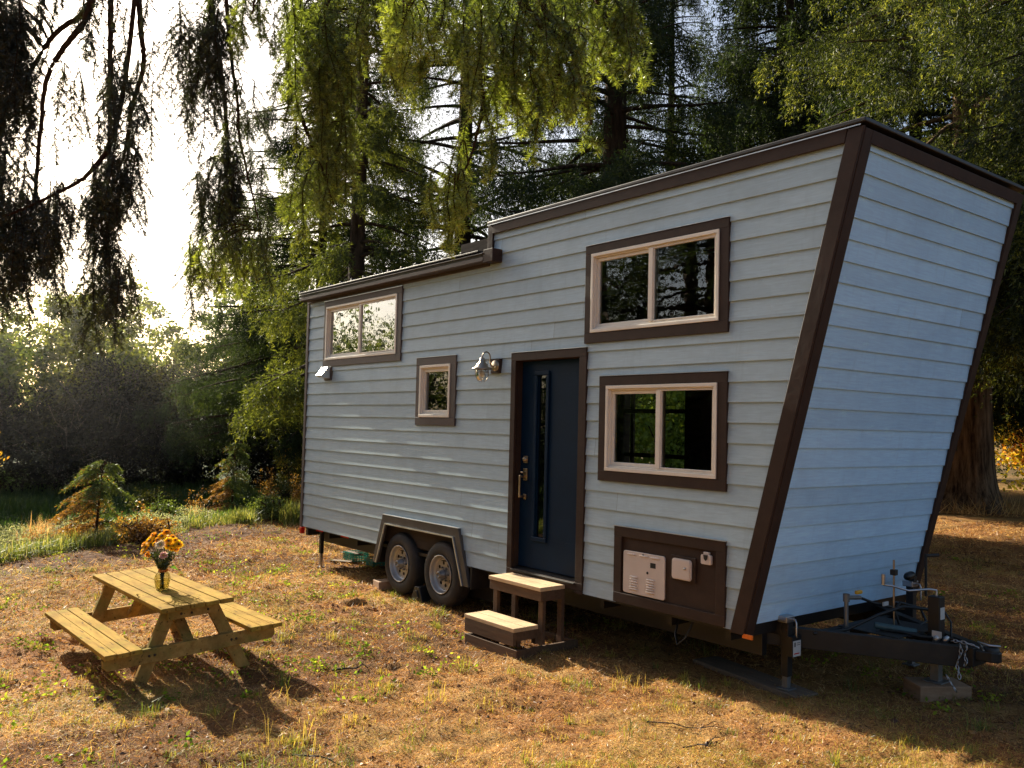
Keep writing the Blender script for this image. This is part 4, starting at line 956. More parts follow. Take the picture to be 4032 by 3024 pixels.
def conifer(name, label, x, y, h, r0, seed, crown_r, zlow, nb, needles, cat='tree', dens=1.0, droop=.35, bark=None, group=None, size=1.0, tone=(.1, .8), hang=.55, zdense=99, tip=1.0, sector=None, bare=.22, flare=1.5, zpow=1.6):
    """tall spruce: trunk with limbs, crown of hanging sprays"""
    rg = np.random.default_rng(seed); z0 = float(gh(x, y, False)) - .05
    t = thing(name, label, cat, (x, y, z0), group)
    tm = trunk_mesh(x, y, z0, h, r0, rg, flare=flare, n=20)
    cm = N(); zb = np.sort(zlow + (h - zlow - .3) * rg.uniform(0, 1, nb) ** zpow)
    zcut = 3.5 + .5 * math.hypot(x - CAM[0], y - CAM[1]); dens0, size0 = dens, size
    for z in zb:
        dens, size = (dens0 * .35, size0 * 1.7) if z > zcut else (dens0, size0)
        f = (z - zlow) / (h - zlow); a = rg.uniform(0, 2 * PI) if sector is None else rg.uniform(*sector)
        Lb = crown_r * (1 - f) ** .75 * rg.uniform(.65, 1.1) + .3
        m = 9; tt = np.linspace(0, 1, m); dr = np.array([math.cos(a), math.sin(a), 0])
        rise = rg.uniform(-.05, .25); dp = droop * rg.uniform(.7, 1.3)
        P = np.array([x, y, z0 + z]) + dr * (Lb * tt)[:, None]; P[:, 2] += Lb * (rise * tt - dp * tt ** 1.7 + .16 * tip * np.clip(tt - .6, 0, 1))
        bend = rg.normal(size=2) * .05 * Lb; P[:, 0] += bend[0] * tt ** 2; P[:, 1] += bend[1] * tt ** 2
        tube_into(tm, P, .022 + .014 * Lb, .008, 5)
        n2 = max(4, int(Lb / .17 * dens)); ts = rg.uniform(bare, 1, n2) ** .85
        bp = np.stack([np.interp(ts, tt, P[:, k]) for k in range(3)], 1)
        side = np.array([-dr[1], dr[0], 0]); sg = rg.choice((-1, 1), n2)
        l2 = (.22 + .30 * Lb * (1.05 - ts) * rg.uniform(.4, 1, n2)) * size
        d2 = unit(dr * .75 + side * sg[:, None] * rg.uniform(.4, 1.2, n2)[:, None] + np.array([0, 0, -.12]))
        m2 = 5
        for q in np.linspace(.1, 1, m2):                       # hanging strands along each side twig
            b0 = bp + d2 * (l2 * q)[:, None]; b0[:, 2] -= l2 * q * q * .45
            hl = hang * size * (1 - .5 * q) * rg.uniform(.35, 1.15, n2)
            ns = max(3, int(5.2 * dens))
            for e in range(ns):
                fe = (e + rg.uniform(0, 1, n2)) / ns
                c = b0 + rg.normal(size=(n2, 3)) * .025 * size; c[:, 2] -= hl * fe
                tn = rg.uniform(*tone, n2)
                for w2 in range(3):                            # a small fan of needles
                    d = unit(d2 * .35 + np.array([0, 0, -.55]) + rg.normal(size=(n2, 3)) * .55)
                    cc = c + rg.normal(size=(n2, 3)) * .02 * size
                    cm.tris(slivers(cc, d, rg.uniform(.05, .12, n2) * size, rg.uniform(.014, .028, n2) * size, rg), np.clip(tn + .15 * fe + rg.normal(size=n2) * .06, 0, 1))
        # needles along the twig tops
        for e in range(7):
            c = bp + d2 * (l2 * rg.uniform(0, 1, n2))[:, None] + rg.normal(size=(n2, 3)) * .03
            cm.tris(slivers(c, unit(d2 + rg.normal(size=(n2, 3)) * .6), rg.uniform(.06, .12, n2) * size, .022 * size, rg), rg.uniform(*tone, n2))
    tr = tm.build('trunk', bark or BARK, t, smooth=True); cr = cm.build('crown', needles, t)
    return t

def leafy(name, label, x, y, h, w_, seed, m, n_clumps, per, leaf=.09, cat='tree', trunk=.08, z_lo=.3, tone=(.1, .8), group=None, spread=.28, bark=None, stems=5, round_=.5):
    """broadleaf tree or shrub: trunk splitting into limbs, crown of leaf clumps"""
    rg = np.random.default_rng(seed); z0 = float(gh(x, y, False)) - .05
    t = thing(name, label, cat, (x, y, z0), group)
    tm = N(); cm = N(); lobes = []
    for k in range(stems):
        a = 2 * PI * (k + rg.uniform(-.3, .3)) / stems; ti = rg.uniform(.15, .9) * w_
        top = np.array([x + math.cos(a) * ti, y + math.sin(a) * ti, z0 + h * rg.uniform(.65, .95) * (1 - .35 * (ti / w_) ** 2)])
        tt = np.linspace(0, 1, 8)[:, None]; base = np.array([x + rg.normal() * trunk, y + rg.normal() * trunk, z0])
        P = base * (1 - tt) + top * tt; P[:, :2] -= (top - base)[:2] * (.35 * np.sin(tt * PI)); P += rg.normal(size=P.shape) * .04 * tt
        tube_into(tm, P, trunk * rg.uniform(.5, 1), .012, 6)
        for q in range(7):
            f = rg.uniform(.25, 1); c = np.array([np.interp(f, tt[:, 0], P[:, j]) for j in range(3)])
            d = unit(rg.normal(size=3) + np.array([0, 0, .4])); e = c + d * rg.uniform(.15, .55) * w_
            tube_into(tm, np.stack([c, (c + e) / 2 + rg.normal(size=3) * .05, e]), .018, .006, 4); lobes.append(e)
    lobes = np.array(lobes)
    k = n_clumps
    u = unit(rg.normal(size=(k, 3))); rad = rg.uniform(0, 1, k) ** round_
    e = np.stack([x + u[:, 0] * w_ * rad, y + u[:, 1] * w_ * rad, z0 + h * (z_lo + (1 - z_lo) * (.5 + .5 * u[:, 2] * rad))], 1)
    pick = rg.uniform(0, 1, k) < .5; e[pick] = lobes[rg.integers(0, len(lobes), pick.sum())] + rg.normal(size=(pick.sum(), 3)) * .15 * w_
    e[:, 2] = np.maximum(e[:, 2], z0 + .1)
    ct = rg.uniform(*tone, k)
    c = np.repeat(e, per, 0) + rg.normal(size=(k * per, 3)) * spread * np.array([1, 1, .7])
    tn = np.clip(np.repeat(ct, per) + rg.normal(size=k * per) * .14, 0, 1)
    cm.quads(leaves(c, unit(rg.normal(size=(k * per, 3)) + np.array([0, 0, .35])), rg.uniform(.7, 1.3, k * per) * leaf, leaf * .62, rg), tn)
    tm.build('trunk', bark or BARK, t, smooth=True); cm.build('crown', m, t)
    return t
# ------------------------------------------------------------------ conifers behind the house
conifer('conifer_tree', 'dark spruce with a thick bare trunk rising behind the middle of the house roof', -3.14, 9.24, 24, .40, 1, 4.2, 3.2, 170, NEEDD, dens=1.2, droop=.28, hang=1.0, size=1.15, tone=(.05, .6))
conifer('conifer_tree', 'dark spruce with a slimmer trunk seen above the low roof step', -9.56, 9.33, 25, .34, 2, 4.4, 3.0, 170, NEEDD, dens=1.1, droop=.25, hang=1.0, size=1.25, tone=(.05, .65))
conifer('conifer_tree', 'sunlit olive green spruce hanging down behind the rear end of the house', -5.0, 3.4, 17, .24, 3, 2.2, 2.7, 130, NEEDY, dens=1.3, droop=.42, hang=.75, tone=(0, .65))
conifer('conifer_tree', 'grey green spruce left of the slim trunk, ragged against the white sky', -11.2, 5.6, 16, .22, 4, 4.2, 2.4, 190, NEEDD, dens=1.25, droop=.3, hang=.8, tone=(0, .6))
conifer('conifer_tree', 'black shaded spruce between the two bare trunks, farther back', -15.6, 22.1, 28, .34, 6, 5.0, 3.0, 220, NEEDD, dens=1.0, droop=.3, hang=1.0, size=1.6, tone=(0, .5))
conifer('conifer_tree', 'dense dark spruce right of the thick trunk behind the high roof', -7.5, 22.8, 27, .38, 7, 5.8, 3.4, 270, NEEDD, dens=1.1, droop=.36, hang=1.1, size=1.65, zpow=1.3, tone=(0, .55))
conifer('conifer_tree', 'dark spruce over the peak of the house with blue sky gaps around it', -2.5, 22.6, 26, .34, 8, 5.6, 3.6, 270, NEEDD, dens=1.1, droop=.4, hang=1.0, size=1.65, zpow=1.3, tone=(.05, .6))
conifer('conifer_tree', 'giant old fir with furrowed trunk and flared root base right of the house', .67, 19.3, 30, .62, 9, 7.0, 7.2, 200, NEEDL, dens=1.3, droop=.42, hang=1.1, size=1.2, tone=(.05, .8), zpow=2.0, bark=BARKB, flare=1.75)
conifer('conifer_tree', 'yellowish spruce, needles coloured as sunlit, filling the top right corner over the leaning end wall', 7.4, 13.0, 24, .34, 10, 5.2, 5.4, 330, NEEDL, dens=1.4, droop=.42, hang=1.5, tone=(.1, .75), size=1.05, zpow=2.2)
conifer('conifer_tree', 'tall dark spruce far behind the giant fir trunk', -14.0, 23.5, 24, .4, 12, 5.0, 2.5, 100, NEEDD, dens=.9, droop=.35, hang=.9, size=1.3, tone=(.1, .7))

conifer('conifer_tree', 'far dark spruce closing the gap above the peak of the house', -9.8, 25.5, 28, .4, 15, 5.6, 3.0, 230, NEEDD, dens=1.0, droop=.34, hang=1.0, size=1.7, zpow=1.3, tone=(0, .6))
# undergrowth behind the right trunk
leafy('maple_shrub', 'bright yellow and orange autumn maple behind the giant fir trunk', -.3, 31.5, 6.2, 3.4, 31, LEAFY, 800, 60, .19, cat='shrub', z_lo=.05, tone=(.2, 1), spread=.34)
leafy('maple_shrub', 'green leaved shrub beside the yellow maple at the right edge', 3.6, 32.5, 5.0, 3.4, 32, LEAFY, 600, 55, .18, cat='shrub', z_lo=.05, tone=(0, .5), spread=.36)
leafy('maple_shrub', 'shaded green thicket shrub behind the leaning end wall', -7.5, 38.5, 6.0, 4.0, 33, LEAFG, 300, 50, .16, cat='shrub', z_lo=.02, tone=(.1, .7), spread=.4)
leafy('maple_shrub', 'taller green and yellow shrub closing the view right of the fir', 2.0, 38, 9.0, 4.8, 34, LEAFY, 600, 55, .24, cat='shrub', z_lo=.05, tone=(0, .6), spread=.5)
rgx = np.random.default_rng(77); q = N(); k = 900                # dead ferns around the root flare
a = rgx.uniform(0, 2 * PI, k); r = rgx.uniform(.75, 1.7, k); cx_, cy_ = .67 + r * np.cos(a), 19.3 + r * np.sin(a)
q.tris(slivers(np.stack([cx_, cy_, gh(cx_, cy_, False)], 1), unit(rgx.normal(size=(k, 3)) * .6 + np.array([0, 0, .8])), rgx.uniform(.2, .7, k), .02, rgx), rgx.uniform(.3, 1, k))
tag(q.build('dead_ferns', LITTER), 'dry pale ferns and twigs around the foot of the giant fir', 'ferns', kind='stuff')

# ------------------------------------------------------------------ left bank: bushes and trees beyond the meadow
SP = [(-19.5, -2.2, 5.4, 2.6, LEAFG, .17, 'hazy green broadleaf tree at the far left edge of the bank', (.1, .7)),
      (-20.5, 1.4, 7.4, 1.9, LEAFG, .16, 'loose bright green tree with the tallest twigs on the left bank', (.35, 1)),
      (-21.0, 4.6, 5.2, 2.6, LEAFG, .17, 'low yellow green tree with a pale gap beside it in the middle of the bank', (.4, 1)),
      (-20.2, 8.2, 9.0, 3.2, LEAFG, .18, 'tall dark green tree on the bank left of the hanging spruce', (.05, .6)),
      (-24.5, 10.8, 11.5, 3.6, LEAFG, .19, 'highest broadleaf tree behind the olive spruce at the house end', (.2, .8)),
      (-26.5, 4.4, 7.8, 3.0, LEAFG, .20, 'distant pale green tree behind the middle of the bank', (.4, 1)),
      (-26.5, -1.2, 7.0, 2.8, LEAFG, .20, 'distant grey green tree behind the left of the bank', (.2, .8)),
      (-18.5, -4.8, 6.5, 3.0, LEAFG, .13, 'dark green tree just beyond the left picture edge', (.1, .6))]
for k, (x, y, h, w_, m, lf_, lab, tn) in enumerate(SP):
    leafy('broadleaf_tree', lab, x, y, h, w_, 50 + k, m, 230, 60, lf_, tone=tn, z_lo=.10, spread=.22, stems=6, trunk=.07, group='broadleaf trees on the bank')
BR = [(-15.6, -3.2, 2.5, 2.2, 'dark bramble mound at the far left behind the silvery weeds', (.1, .5)), (-16.2, .2, 3.0, 2.4, 'dark purple grey bramble thicket below the bright green tree', (0, .45)),
      (-16.8, 3.4, 3.3, 2.4, 'tangled dark bramble thicket in the middle of the bank', (0, .5)), (-16.6, 6.6, 3.2, 2.5, 'brown bramble thicket with arching dead canes near the house end', (.1, .6)),
      (-15.6, 9.6, 3.4, 2.6, 'reddish bramble thicket half hidden behind the house end', (.2, .7)), (-18.2, 2.0, 4.3, 2.4, 'taller bramble thicket on top of the bank', (.1, .6)), (-18.4, 5.4, 4.6, 2.6, 'leafy bramble hump under the dark green tree', (.2, .8)), (-17.4, -2.4, 3.8, 2.2, 'grey bramble hump under the hazy tree', (.1, .6))]
for k, (x, y, h, w_, lab, tn) in enumerate(BR):
    leafy('bramble_thicket', lab, x, y, h, w_, 80 + k, LEAFD, 260, 70, .10, cat='brambles', tone=tn, z_lo=.0, spread=.19, stems=22, trunk=.03, bark=BARKC, group='bramble thickets on the bank', round_=.4)
leafy('rounded_bush', 'rounded bush with yellowing leaves between the cedar sapling and the house end', -9.6, 4.6, 1.75, .95, 95, BUSH, 150, 60, .05, cat='bush', tone=(0, .8), z_lo=.25, spread=.10, stems=12, trunk=.02)
leafy('rounded_bush', 'olive green bush at the left edge behind the silvery weeds', -11.8, -3.9, 1.9, 1.1, 96, CEDAR, 150, 60, .05, cat='bush', tone=(0, .6), z_lo=.1, spread=.12, stems=10, trunk=.02)
leafy('yellow_sapling', 'yellow leaved sapling peeking in at the left edge of the photo', -7.86, -3.1, 2.15, .34, 97, LEAFY, 60, 30, .07, cat='sapling', tone=(.5, .9), z_lo=.45, spread=.10, stems=3, trunk=.02)

leafy('maple_shrub', 'yellow green shrub on the far side of the house, seen through the lower window', 1.0, 6.9, 3.3, 1.8, 98, LIME, 320, 55, .10, cat='shrub', z_lo=.0, tone=(.5, 1), spread=.22)
for k, (x, y, h, w_, m, lab, tn) in enumerate([
        (-8.4, 3.3, .8, .55, BUSH, 'low olive weed bush left of the rounded bush by the house end', (.1, .7)),
        (-6.0, -.2, .55, .5, CEDAR, 'small dark leafy weed clump right of the rusty cedar sapling', (.1, .6)),
        (-9.0, .6, .7, .6, BUSH, 'grey green weed bush in the meadow between the two cedar saplings', (0, .5)),
        (-5.6, 1.9, .5, .45, CEDAR, 'leafy green weed clump in front of the bright grass by the house corner', (.3, .9)),
        (-3.7, -4.2, .6, .55, CEDAR, 'green leafy weeds low at the left edge beside the bare earth', (.3, 1)),
        (-3.4, -1.2, .45, .5, RUST, 'rusty brown low bush at the right foot of the cedar sapling', (0, .7))]):
    leafy('weed_bush', lab, x, y, h, w_, 300 + k, m, 70, 50, .045, cat='weeds', tone=tn, z_lo=.05, spread=.09, stems=9, trunk=.012)
# cedar saplings: flat drooping sprays on a leader
def cedar(label, x, y, h, w_, seed, rusty):
    rg = np.random.default_rng(seed); z0 = float(gh(x, y, False)) - .03
    t = thing('cedar_sapling', label, 'sapling', (x, y, z0), 'cedar saplings at the lawn edge')
    tm = N(); cm = N(); rm = N()
    tt = np.linspace(0, 1, 9); P = np.stack([x + .05 * np.sin(tt * 3 + seed), y + .04 * tt, z0 + h * tt], 1); P[-1] += (.05, .06, -.02)
    tube_into(tm, P, .028, .004, 6)
    for k in range(50):
        f = rg.uniform(.02, .97); c = np.array([np.interp(f, tt, P[:, j]) for j in range(3)])
        a = rg.uniform(0, 2 * PI); Lb = (w_ * (1 - f) ** .8 + .10) * rg.uniform(.35, 1.2)
        dr = np.array([math.cos(a), math.sin(a), 0]); s = np.linspace(0, 1, 8)
        Q = c + dr * (Lb * s)[:, None]; Q[:, 2] += Lb * (.45 * s - .75 * s ** 2)
        tube_into(tm, Q, .007, .002, 4)
        n = int(26 + 120 * Lb); ts = rg.uniform(.1, 1, n); bp = np.stack([np.interp(ts, s, Q[:, j]) for j in range(3)], 1)
        side = np.array([-dr[1], dr[0], 0]); sg = rg.choice((-1, 1), n)
        d = unit(dr * .7 + side * sg[:, None] * .8 + np.array([0, 0, -.35]) + rg.normal(size=(n, 3)) * .2)
        for e in range(5):
            g2 = rg.uniform(0, .13, n); cc = bp + d * g2[:, None]; cc[:, 2] -= g2 * .3
            P3 = slivers(cc, unit(d + rg.normal(size=(n, 3)) * .4), rg.uniform(.03, .06, n), .013, rg); tn = rg.uniform(.1, .9, n)
            rr = rusty and (f < rg.uniform(.45, .95) and math.cos(a - 4.1) > rg.uniform(-.2, .3))
            (rm if rr else cm).tris(P3, tn)
    tm.build('trunk', BARKT, t, smooth=True); cm.build('crown', CEDAR, t)
    if rusty: rm.build('dead_foliage', RUST, t)
cedar('feathery green cedar sapling with rusty brown lower sprays behind the picnic table', -4.2, -1.75, 1.45, 1.05, 5, True)
cedar('taller thin cedar sapling with a bare leader, nearer the house end', -7.3, 1.75, 1.8, .85, 9, True)

# ------------------------------------------------------------------ sunlit haze hanging over the bank
hm, nt, out = mat('thin sunlit haze'); vs = nd(nt, 'ShaderNodeVolumeScatter', Density=.0013, Anisotropy=.55); vs.inputs[0].default_value = (1, .95, .92, 1); nt.links.new(vs.outputs[0], out.inputs['Volume'])
hm.cycles.homogeneous_volume = True
b = B(); b.box(-34, -8.6, -14, 30, -.6, 11); o = b.build('haze', hm); tag(o, 'thin sunlit haze over the meadow and the bank on the left', 'haze', kind='stuff')
cy.volume_bounces = 0; cy.volume_max_steps = 32
# ------------------------------------------------------------------ overhanging spruce: limbs and hanging sprays above the camera
Rm = np.array(camo.rotation_euler.to_matrix()); FPX = 30.811 / 36 * 2212
def at(px, py, d):
    """point d metres in front of the viewpoint, seen at (px, py) of a 2212 x 1659 print of the photograph"""
    v = Rm @ np.array([(px - 1106) / FPX, -(py - 829.5) / FPX, -1.0]); return np.array(CAM) + v * d
def spline(P, n):
    P = np.asarray(P, float); k = len(P); t = np.linspace(0, k - 1, n); i = np.clip(t.astype(int), 0, k - 2); f = (t - i)[:, None]
    p0 = P[np.maximum(i - 1, 0)]; p1 = P[i]; p2 = P[i + 1]; p3 = P[np.minimum(i + 2, k - 1)]
    return .5 * (2 * p1 + (p2 - p0) * f + (2 * p0 - 5 * p1 + 4 * p2 - p3) * f ** 2 + (3 * p1 - p0 - 3 * p2 + p3) * f ** 3)
rgf = np.random.default_rng(4); FWD_ = math.radians(141.6); THIN = .72
ov = thing('overhanging_spruce', 'big spruce whose drooping branches hang down across the top of the view', 'tree', (13.6, -9.2, .35))
trunk_mesh(13.6, -9.2, .3, 22, .42, rgf, n=20).build('trunk', BARK, ov, smooth=True)

class Spray:
    """stems and needles of one branch"""
    def __init__(s): s.bark = N(); s.seg = []; s.nd = N()
    def stem(s, P, r0, r1, n=5): tube_into(s.bark, P, r0, r1, n)
    def twig(s, P, r, dens, nl, tone):
        P = np.asarray(P); tube_into(s.bark, P, r, r * .5, 3)
        d = np.diff(P, axis=0); L = np.linalg.norm(d, axis=1)
        for p, q, l in zip(P[:-1], d, L): s.seg.append((p, q, l, dens, nl, tone))
    def strand(s, p0, length, dens, nl, tone, lat=1.0, sway=None):
        """one hanging branchlet with side shoots"""
        n = max(5, int(length / .05)); t = np.linspace(0, 1, n)
        sw = rgf.normal(size=2) * .10 * length if sway is None else sway
        P = np.stack([p0[0] + sw[0] * t ** 1.3 + rgf.normal() * .02 * np.sin(t * 5), p0[1] + sw[1] * t ** 1.3, p0[2] - length * t], 1)
        P[:, :2] += np.cumsum(rgf.normal(size=(n, 2)) * .004, 0)
        s.twig(P, .0022, dens, nl, tone)
        k = int(length / .019 * lat); a0 = FWD_ - PI / 2 + rgf.normal() * .5
        for e in range(k):
            f = (e + rgf.uniform(0, 1)) / k * .98; c = np.array([np.interp(f, t, P[:, j]) for j in range(3)])
            a = a0 + (PI if e % 2 else 0) + rgf.normal() * .55; l = (.02 + min(.13, .34 * length) * (1 - f) ** .7) * rgf.uniform(.45, 1.1)
            m = 4; tt = np.linspace(0, 1, m)[:, None]; dr = np.array([math.cos(a), math.sin(a), 0])
            Q = c + dr * (l * .62 * tt ** .9) + np.array([0, 0, -1.]) * (l * .78 * tt ** 1.3)
            s.twig(Q, .0011, dens, nl, np.clip(tone + rgf.uniform(-.15, .2) + .25 * f, 0, 1))
    def finish(s, name, mat_, label=None):
        br = s.bark.build(name, BARKT, ov, smooth=True)
        if label: br['label'] = label
        p = np.array([q[0] for q in s.seg]); q_ = np.array([q[1] for q in s.seg]); L = np.array([q[2] for q in s.seg])
        de = np.array([q[3] for q in s.seg]); nl = np.array([q[4] for q in s.seg]); tn = np.array([q[5] for q in s.seg])
        cnt = rgf.poisson(L * de); i = np.repeat(np.arange(len(L)), cnt); k = len(i)
        c = p[i] + q_[i] * rgf.uniform(0, 1, k)[:, None]; ax = unit(q_[i]); r = rgf.normal(size=(k, 3)); rad = unit(r - ax * (r * ax).sum(1)[:, None])
        d = unit(ax * rgf.uniform(.25, .75, k)[:, None] + rad * .9)
        s.nd.tris(slivers(c, d, nl[i] * rgf.uniform(.75, 1.15, k), .0022, rgf), np.clip(tn[i] + rgf.normal(size=k) * .12, 0, 1))
        s.nd.build('needles', mat_, br); return k
TOT = 0
def limb(pts, depth, r0, r1, hangs, dens=1400, nl=.017, tone=.4, m=None, lat=1.0, up=None, label=None, name='branch'):
    """pts in print pixels; hangs = list of (pixel x, pixel y top, pixel y bottom) strands"""
    global TOT
    s = Spray()
    d0, d1 = depth if isinstance(depth, tuple) else (depth, depth)
    k = len(pts); W = [at(px, py, d0 + (d1 - d0) * i / max(1, k - 1)) for i, (px, py) in enumerate(pts)]
    far_end = np.array((13.6, -9.2, 9.5)) if up is None else np.array(up)
    W0 = W[0]; mid = W0 + (W0 - W[1]) * .9 + np.array((0, 0, .5 if up is None else .1)); t = np.linspace(0, 1, 16)[:, None]
    if k > 1: s.stem(far_end * (1 - t) ** 2 + 2 * t * (1 - t) * mid + W0 * t * t, r0 * (1.6 if up is None else 1.0), r0, 6)
    P = spline(np.array(W), 8 + 8 * k); P[1:-1] += rgf.normal(size=(len(P) - 2, 3)) * .0012; s.stem(P, r0, r1, 6)
    for h in hangs:
        px, y0, y1 = h[:3]; dd = h[3] if len(h) > 3 else rgf.uniform(min(d0, d1) - .12, max(d0, d1) + .12); tn = h[4] if len(h) > 4 else tone
        p0 = at(px, y0, dd); p1 = at(px, y1, dd); s.strand(p0, max(.06, p0[2] - p1[2]), dens, nl, tn, lat)
        # little connecting twig up to the limb
        j = np.argmin(np.linalg.norm(P - p0, axis=1)); q = P[j]
        if np.linalg.norm(q - p0) > .02:
            tt = np.linspace(0, 1, 6)[:, None]; Q = q * (1 - tt) + p0 * tt; Q[:, 2] += .05 * np.sin(tt[:, 0] * PI); s.twig(Q, .003, dens * .35, nl, tn)
    TOT += s.finish(name, m or NEED, label)
def many(x0, x1, n, y0, y1, l0, l1, dep=None, tn=None):
    o = []; n = max(2, int(n * THIN))
    for i in range(n):
        x = x0 + (x1 - x0) * (i + rgf.uniform(0, 1)) / n; y = rgf.uniform(y0, y1); l = rgf.uniform(l0, l1)
        o.append((x, y, y + l) + ((rgf.uniform(*dep),) if dep else ()) + ((rgf.uniform(*tn),) if dep and tn else ()))
    return o
def along(pts, n, l0, l1, jit=18):
    P = spline(np.array(pts, float), 60); o = []; n = max(2, int(n * THIN))
    for i in range(n):
        q = P[int((i + rgf.uniform(0, 1)) / n * 59)]; o.append((q[0] + rgf.normal() * jit, q[1] + rgf.uniform(-5, 25), q[1] + rgf.uniform(l0, l1)))
    return o
DK = NEEDF = leafmat('spruce needles coloured as silhouettes', [(0, (.014, .017, .010)), (.5, (.036, .043, .016)), (1, (.12, .13, .03))], trans=.4, gloss=.10, rough=.35, nscale=1.5, namp=.3)  # silhouette darkness of the left branches is put into the needle colour
# --- left, coloured dark as if in silhouette
A = [(215, -60), (181, 25), (117, 75), (60, 163), (20, 233), (-30, 330)]
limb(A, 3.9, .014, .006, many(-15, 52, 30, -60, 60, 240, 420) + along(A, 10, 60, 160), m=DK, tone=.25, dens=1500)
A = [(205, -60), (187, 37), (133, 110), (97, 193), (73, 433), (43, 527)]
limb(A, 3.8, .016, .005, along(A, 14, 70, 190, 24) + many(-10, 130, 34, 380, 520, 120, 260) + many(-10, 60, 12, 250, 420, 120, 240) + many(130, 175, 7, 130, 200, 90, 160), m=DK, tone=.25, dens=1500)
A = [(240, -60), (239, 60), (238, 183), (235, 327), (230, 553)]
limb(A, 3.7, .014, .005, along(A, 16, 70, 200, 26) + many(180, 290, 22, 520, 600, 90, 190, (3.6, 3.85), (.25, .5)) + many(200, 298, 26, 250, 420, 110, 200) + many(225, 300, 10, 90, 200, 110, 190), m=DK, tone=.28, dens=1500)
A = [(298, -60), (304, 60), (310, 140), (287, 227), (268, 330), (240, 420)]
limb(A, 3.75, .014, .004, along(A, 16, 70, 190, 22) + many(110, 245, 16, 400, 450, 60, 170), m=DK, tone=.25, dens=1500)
A = [(300, 40), (232, 327), (180, 385), (117, 420), (40, 455), (-20, 473)]
limb(A[1:], 3.7, .010, .004, along(A[1:], 26, 50, 200, 16), m=DK, tone=.22, dens=1500, up=at(300, -80, 3.7) + np.array((0, 0, .3)))
THIN = 1.15
A = [(453, -60), (462, 60), (476, 140), (488, 250), (493, 333), (503, 417), (476, 493), (450, 540)]
limb(A, 3.9, .014, .004, along(A, 22, 60, 190, 28) + many(370, 520, 14, -30, 60, 90, 200) + many(420, 520, 18, 330, 470, 70, 150) + many(385, 470, 8, 80, 240, 90, 170), m=DK, tone=.38, dens=1400)
A = [(487, -60), (495, 90), (513, 220), (517, 293), (540, 400), (565, 500)]
limb(A, 3.8, .010, .003, along(A, 14, 50, 150, 22) + many(400, 560, 18, 500, 560, 60, 110, (3.6, 4.0), (.5, .8)), m=NEED, tone=.30, dens=1400)
limb([(90, -60), (95, -20)], 3.8, .006, .003, many(80, 100, 3, -40, 0, 70, 110) + many(125, 140, 3, -40, 0, 60, 90), m=DK, tone=.25)
THIN = .40
# --- left of centre: tall olive column, warm in the light
A = [(650, -60), (640, 40), (623, 133), (640, 220), (663, 283), (690, 350), (720, 440)]
limb(A, (3.1, 2.9), .013, .003, along(A, 26, 70, 170, 26) + many(610, 770, 40, -60, 120, 140, 300) + many(640, 745, 22, 250, 400, 80, 170), tone=.5, dens=1500, nl=.018)
limb([(720, -60), (700, 60), (730, 140), (745, 260)], 3.0, .009, .003, many(680, 770, 26, -40, 200, 120, 260) + many(715, 760, 8, 300, 400, 70, 120), tone=.42, dens=1500, nl=.018)
limb([(560, -60), (545, 30)], 3.4, .008, .003, many(520, 620, 22, -50, 30, 40, 170), tone=.55, dens=1400)
# --- centre: bright green sprays
limb([(800, -60), (812, 40)], 2.7, .008, .003, many(770, 880, 20, -50, 20, 80, 210), tone=.55, dens=1500, nl=.019)
limb([(905, -60), (880, 20), (860, 60)], 2.4, .008, .003, many(830, 930, 18, -40, 60, 60, 150, (2.3, 2.5), (.6, .9)), tone=.7, dens=1500, nl=.020)
A = [(1033, -60), (1035, 60), (1037, 167), (1043, 213), (1030, 290), (1013, 350), (985, 400)]
limb(A, (2.6, 2.4), .010, .002, along(A, 20, 60, 170, 30) + many(950, 1060, 20, -40, 60, 110, 240) + many(925, 1000, 11, 370, 440, 60, 130, (2.3, 2.5), (.55, .85)) + [(968, 400, 548, 2.4, .7), (999, 390, 535, 2.4, .75), (990, 330, 470, 2.4, .6)], tone=.55, dens=1500, nl=.020)
A = [(1123, -60), (1130, 10), (1165, 50), (1203, 83), (1205, 160), (1197, 233)]
limb(A, 2.5, .016, .004, along(A[2:], 14, 60, 170, 30) + many(1070, 1230, 34, -30, 80, 110, 220) + many(1080, 1200, 22, 120, 220, 70, 110, (2.4, 2.6), (.55, .85)), tone=.5, dens=1500, nl=.020, label='branch with reddish brown bark and bright green tips')
A = [(1150, -60), (1180, 30), (1220, 70), (1260, 200), (1278, 270)]
limb(A, 2.5, .012, .003, along(A, 12, 60, 130, 26) + many(1185, 1295, 20, 60, 200, 60, 130, (2.4, 2.7), (.5, .85)), tone=.55, dens=1500, nl=.020)
limb([(1260, -60), (1300, 20), (1340, 90)], 2.8, .012, .003, many(1220, 1390, 40, -50, 60, 70, 180) + many(1290, 1370, 12, 60, 110, 50, 90, (2.6, 2.9), (.5, .8)), tone=.48, dens=1500, nl=.019)
limb([(1010, -60), (960, 0)], 2.9, .010, .003, many(860, 1250, 40, -60, 20, 60, 190), tone=.42, dens=1400)
print('foreground needles', TOT)
# ------------------------------------------------------------------ ground cover in front: litter, grass tufts, weeds
rgg = np.random.default_rng(31)
FWD = math.radians(141.6)
def ground_pts(k, d0, d1, half=.60):
    d = d0 * (d1 / d0) ** rgg.uniform(0, 1, k); a = FWD + rgg.uniform(-half, half, k)
    return CAM[0] + d * np.cos(a), CAM[1] + d * np.sin(a), d
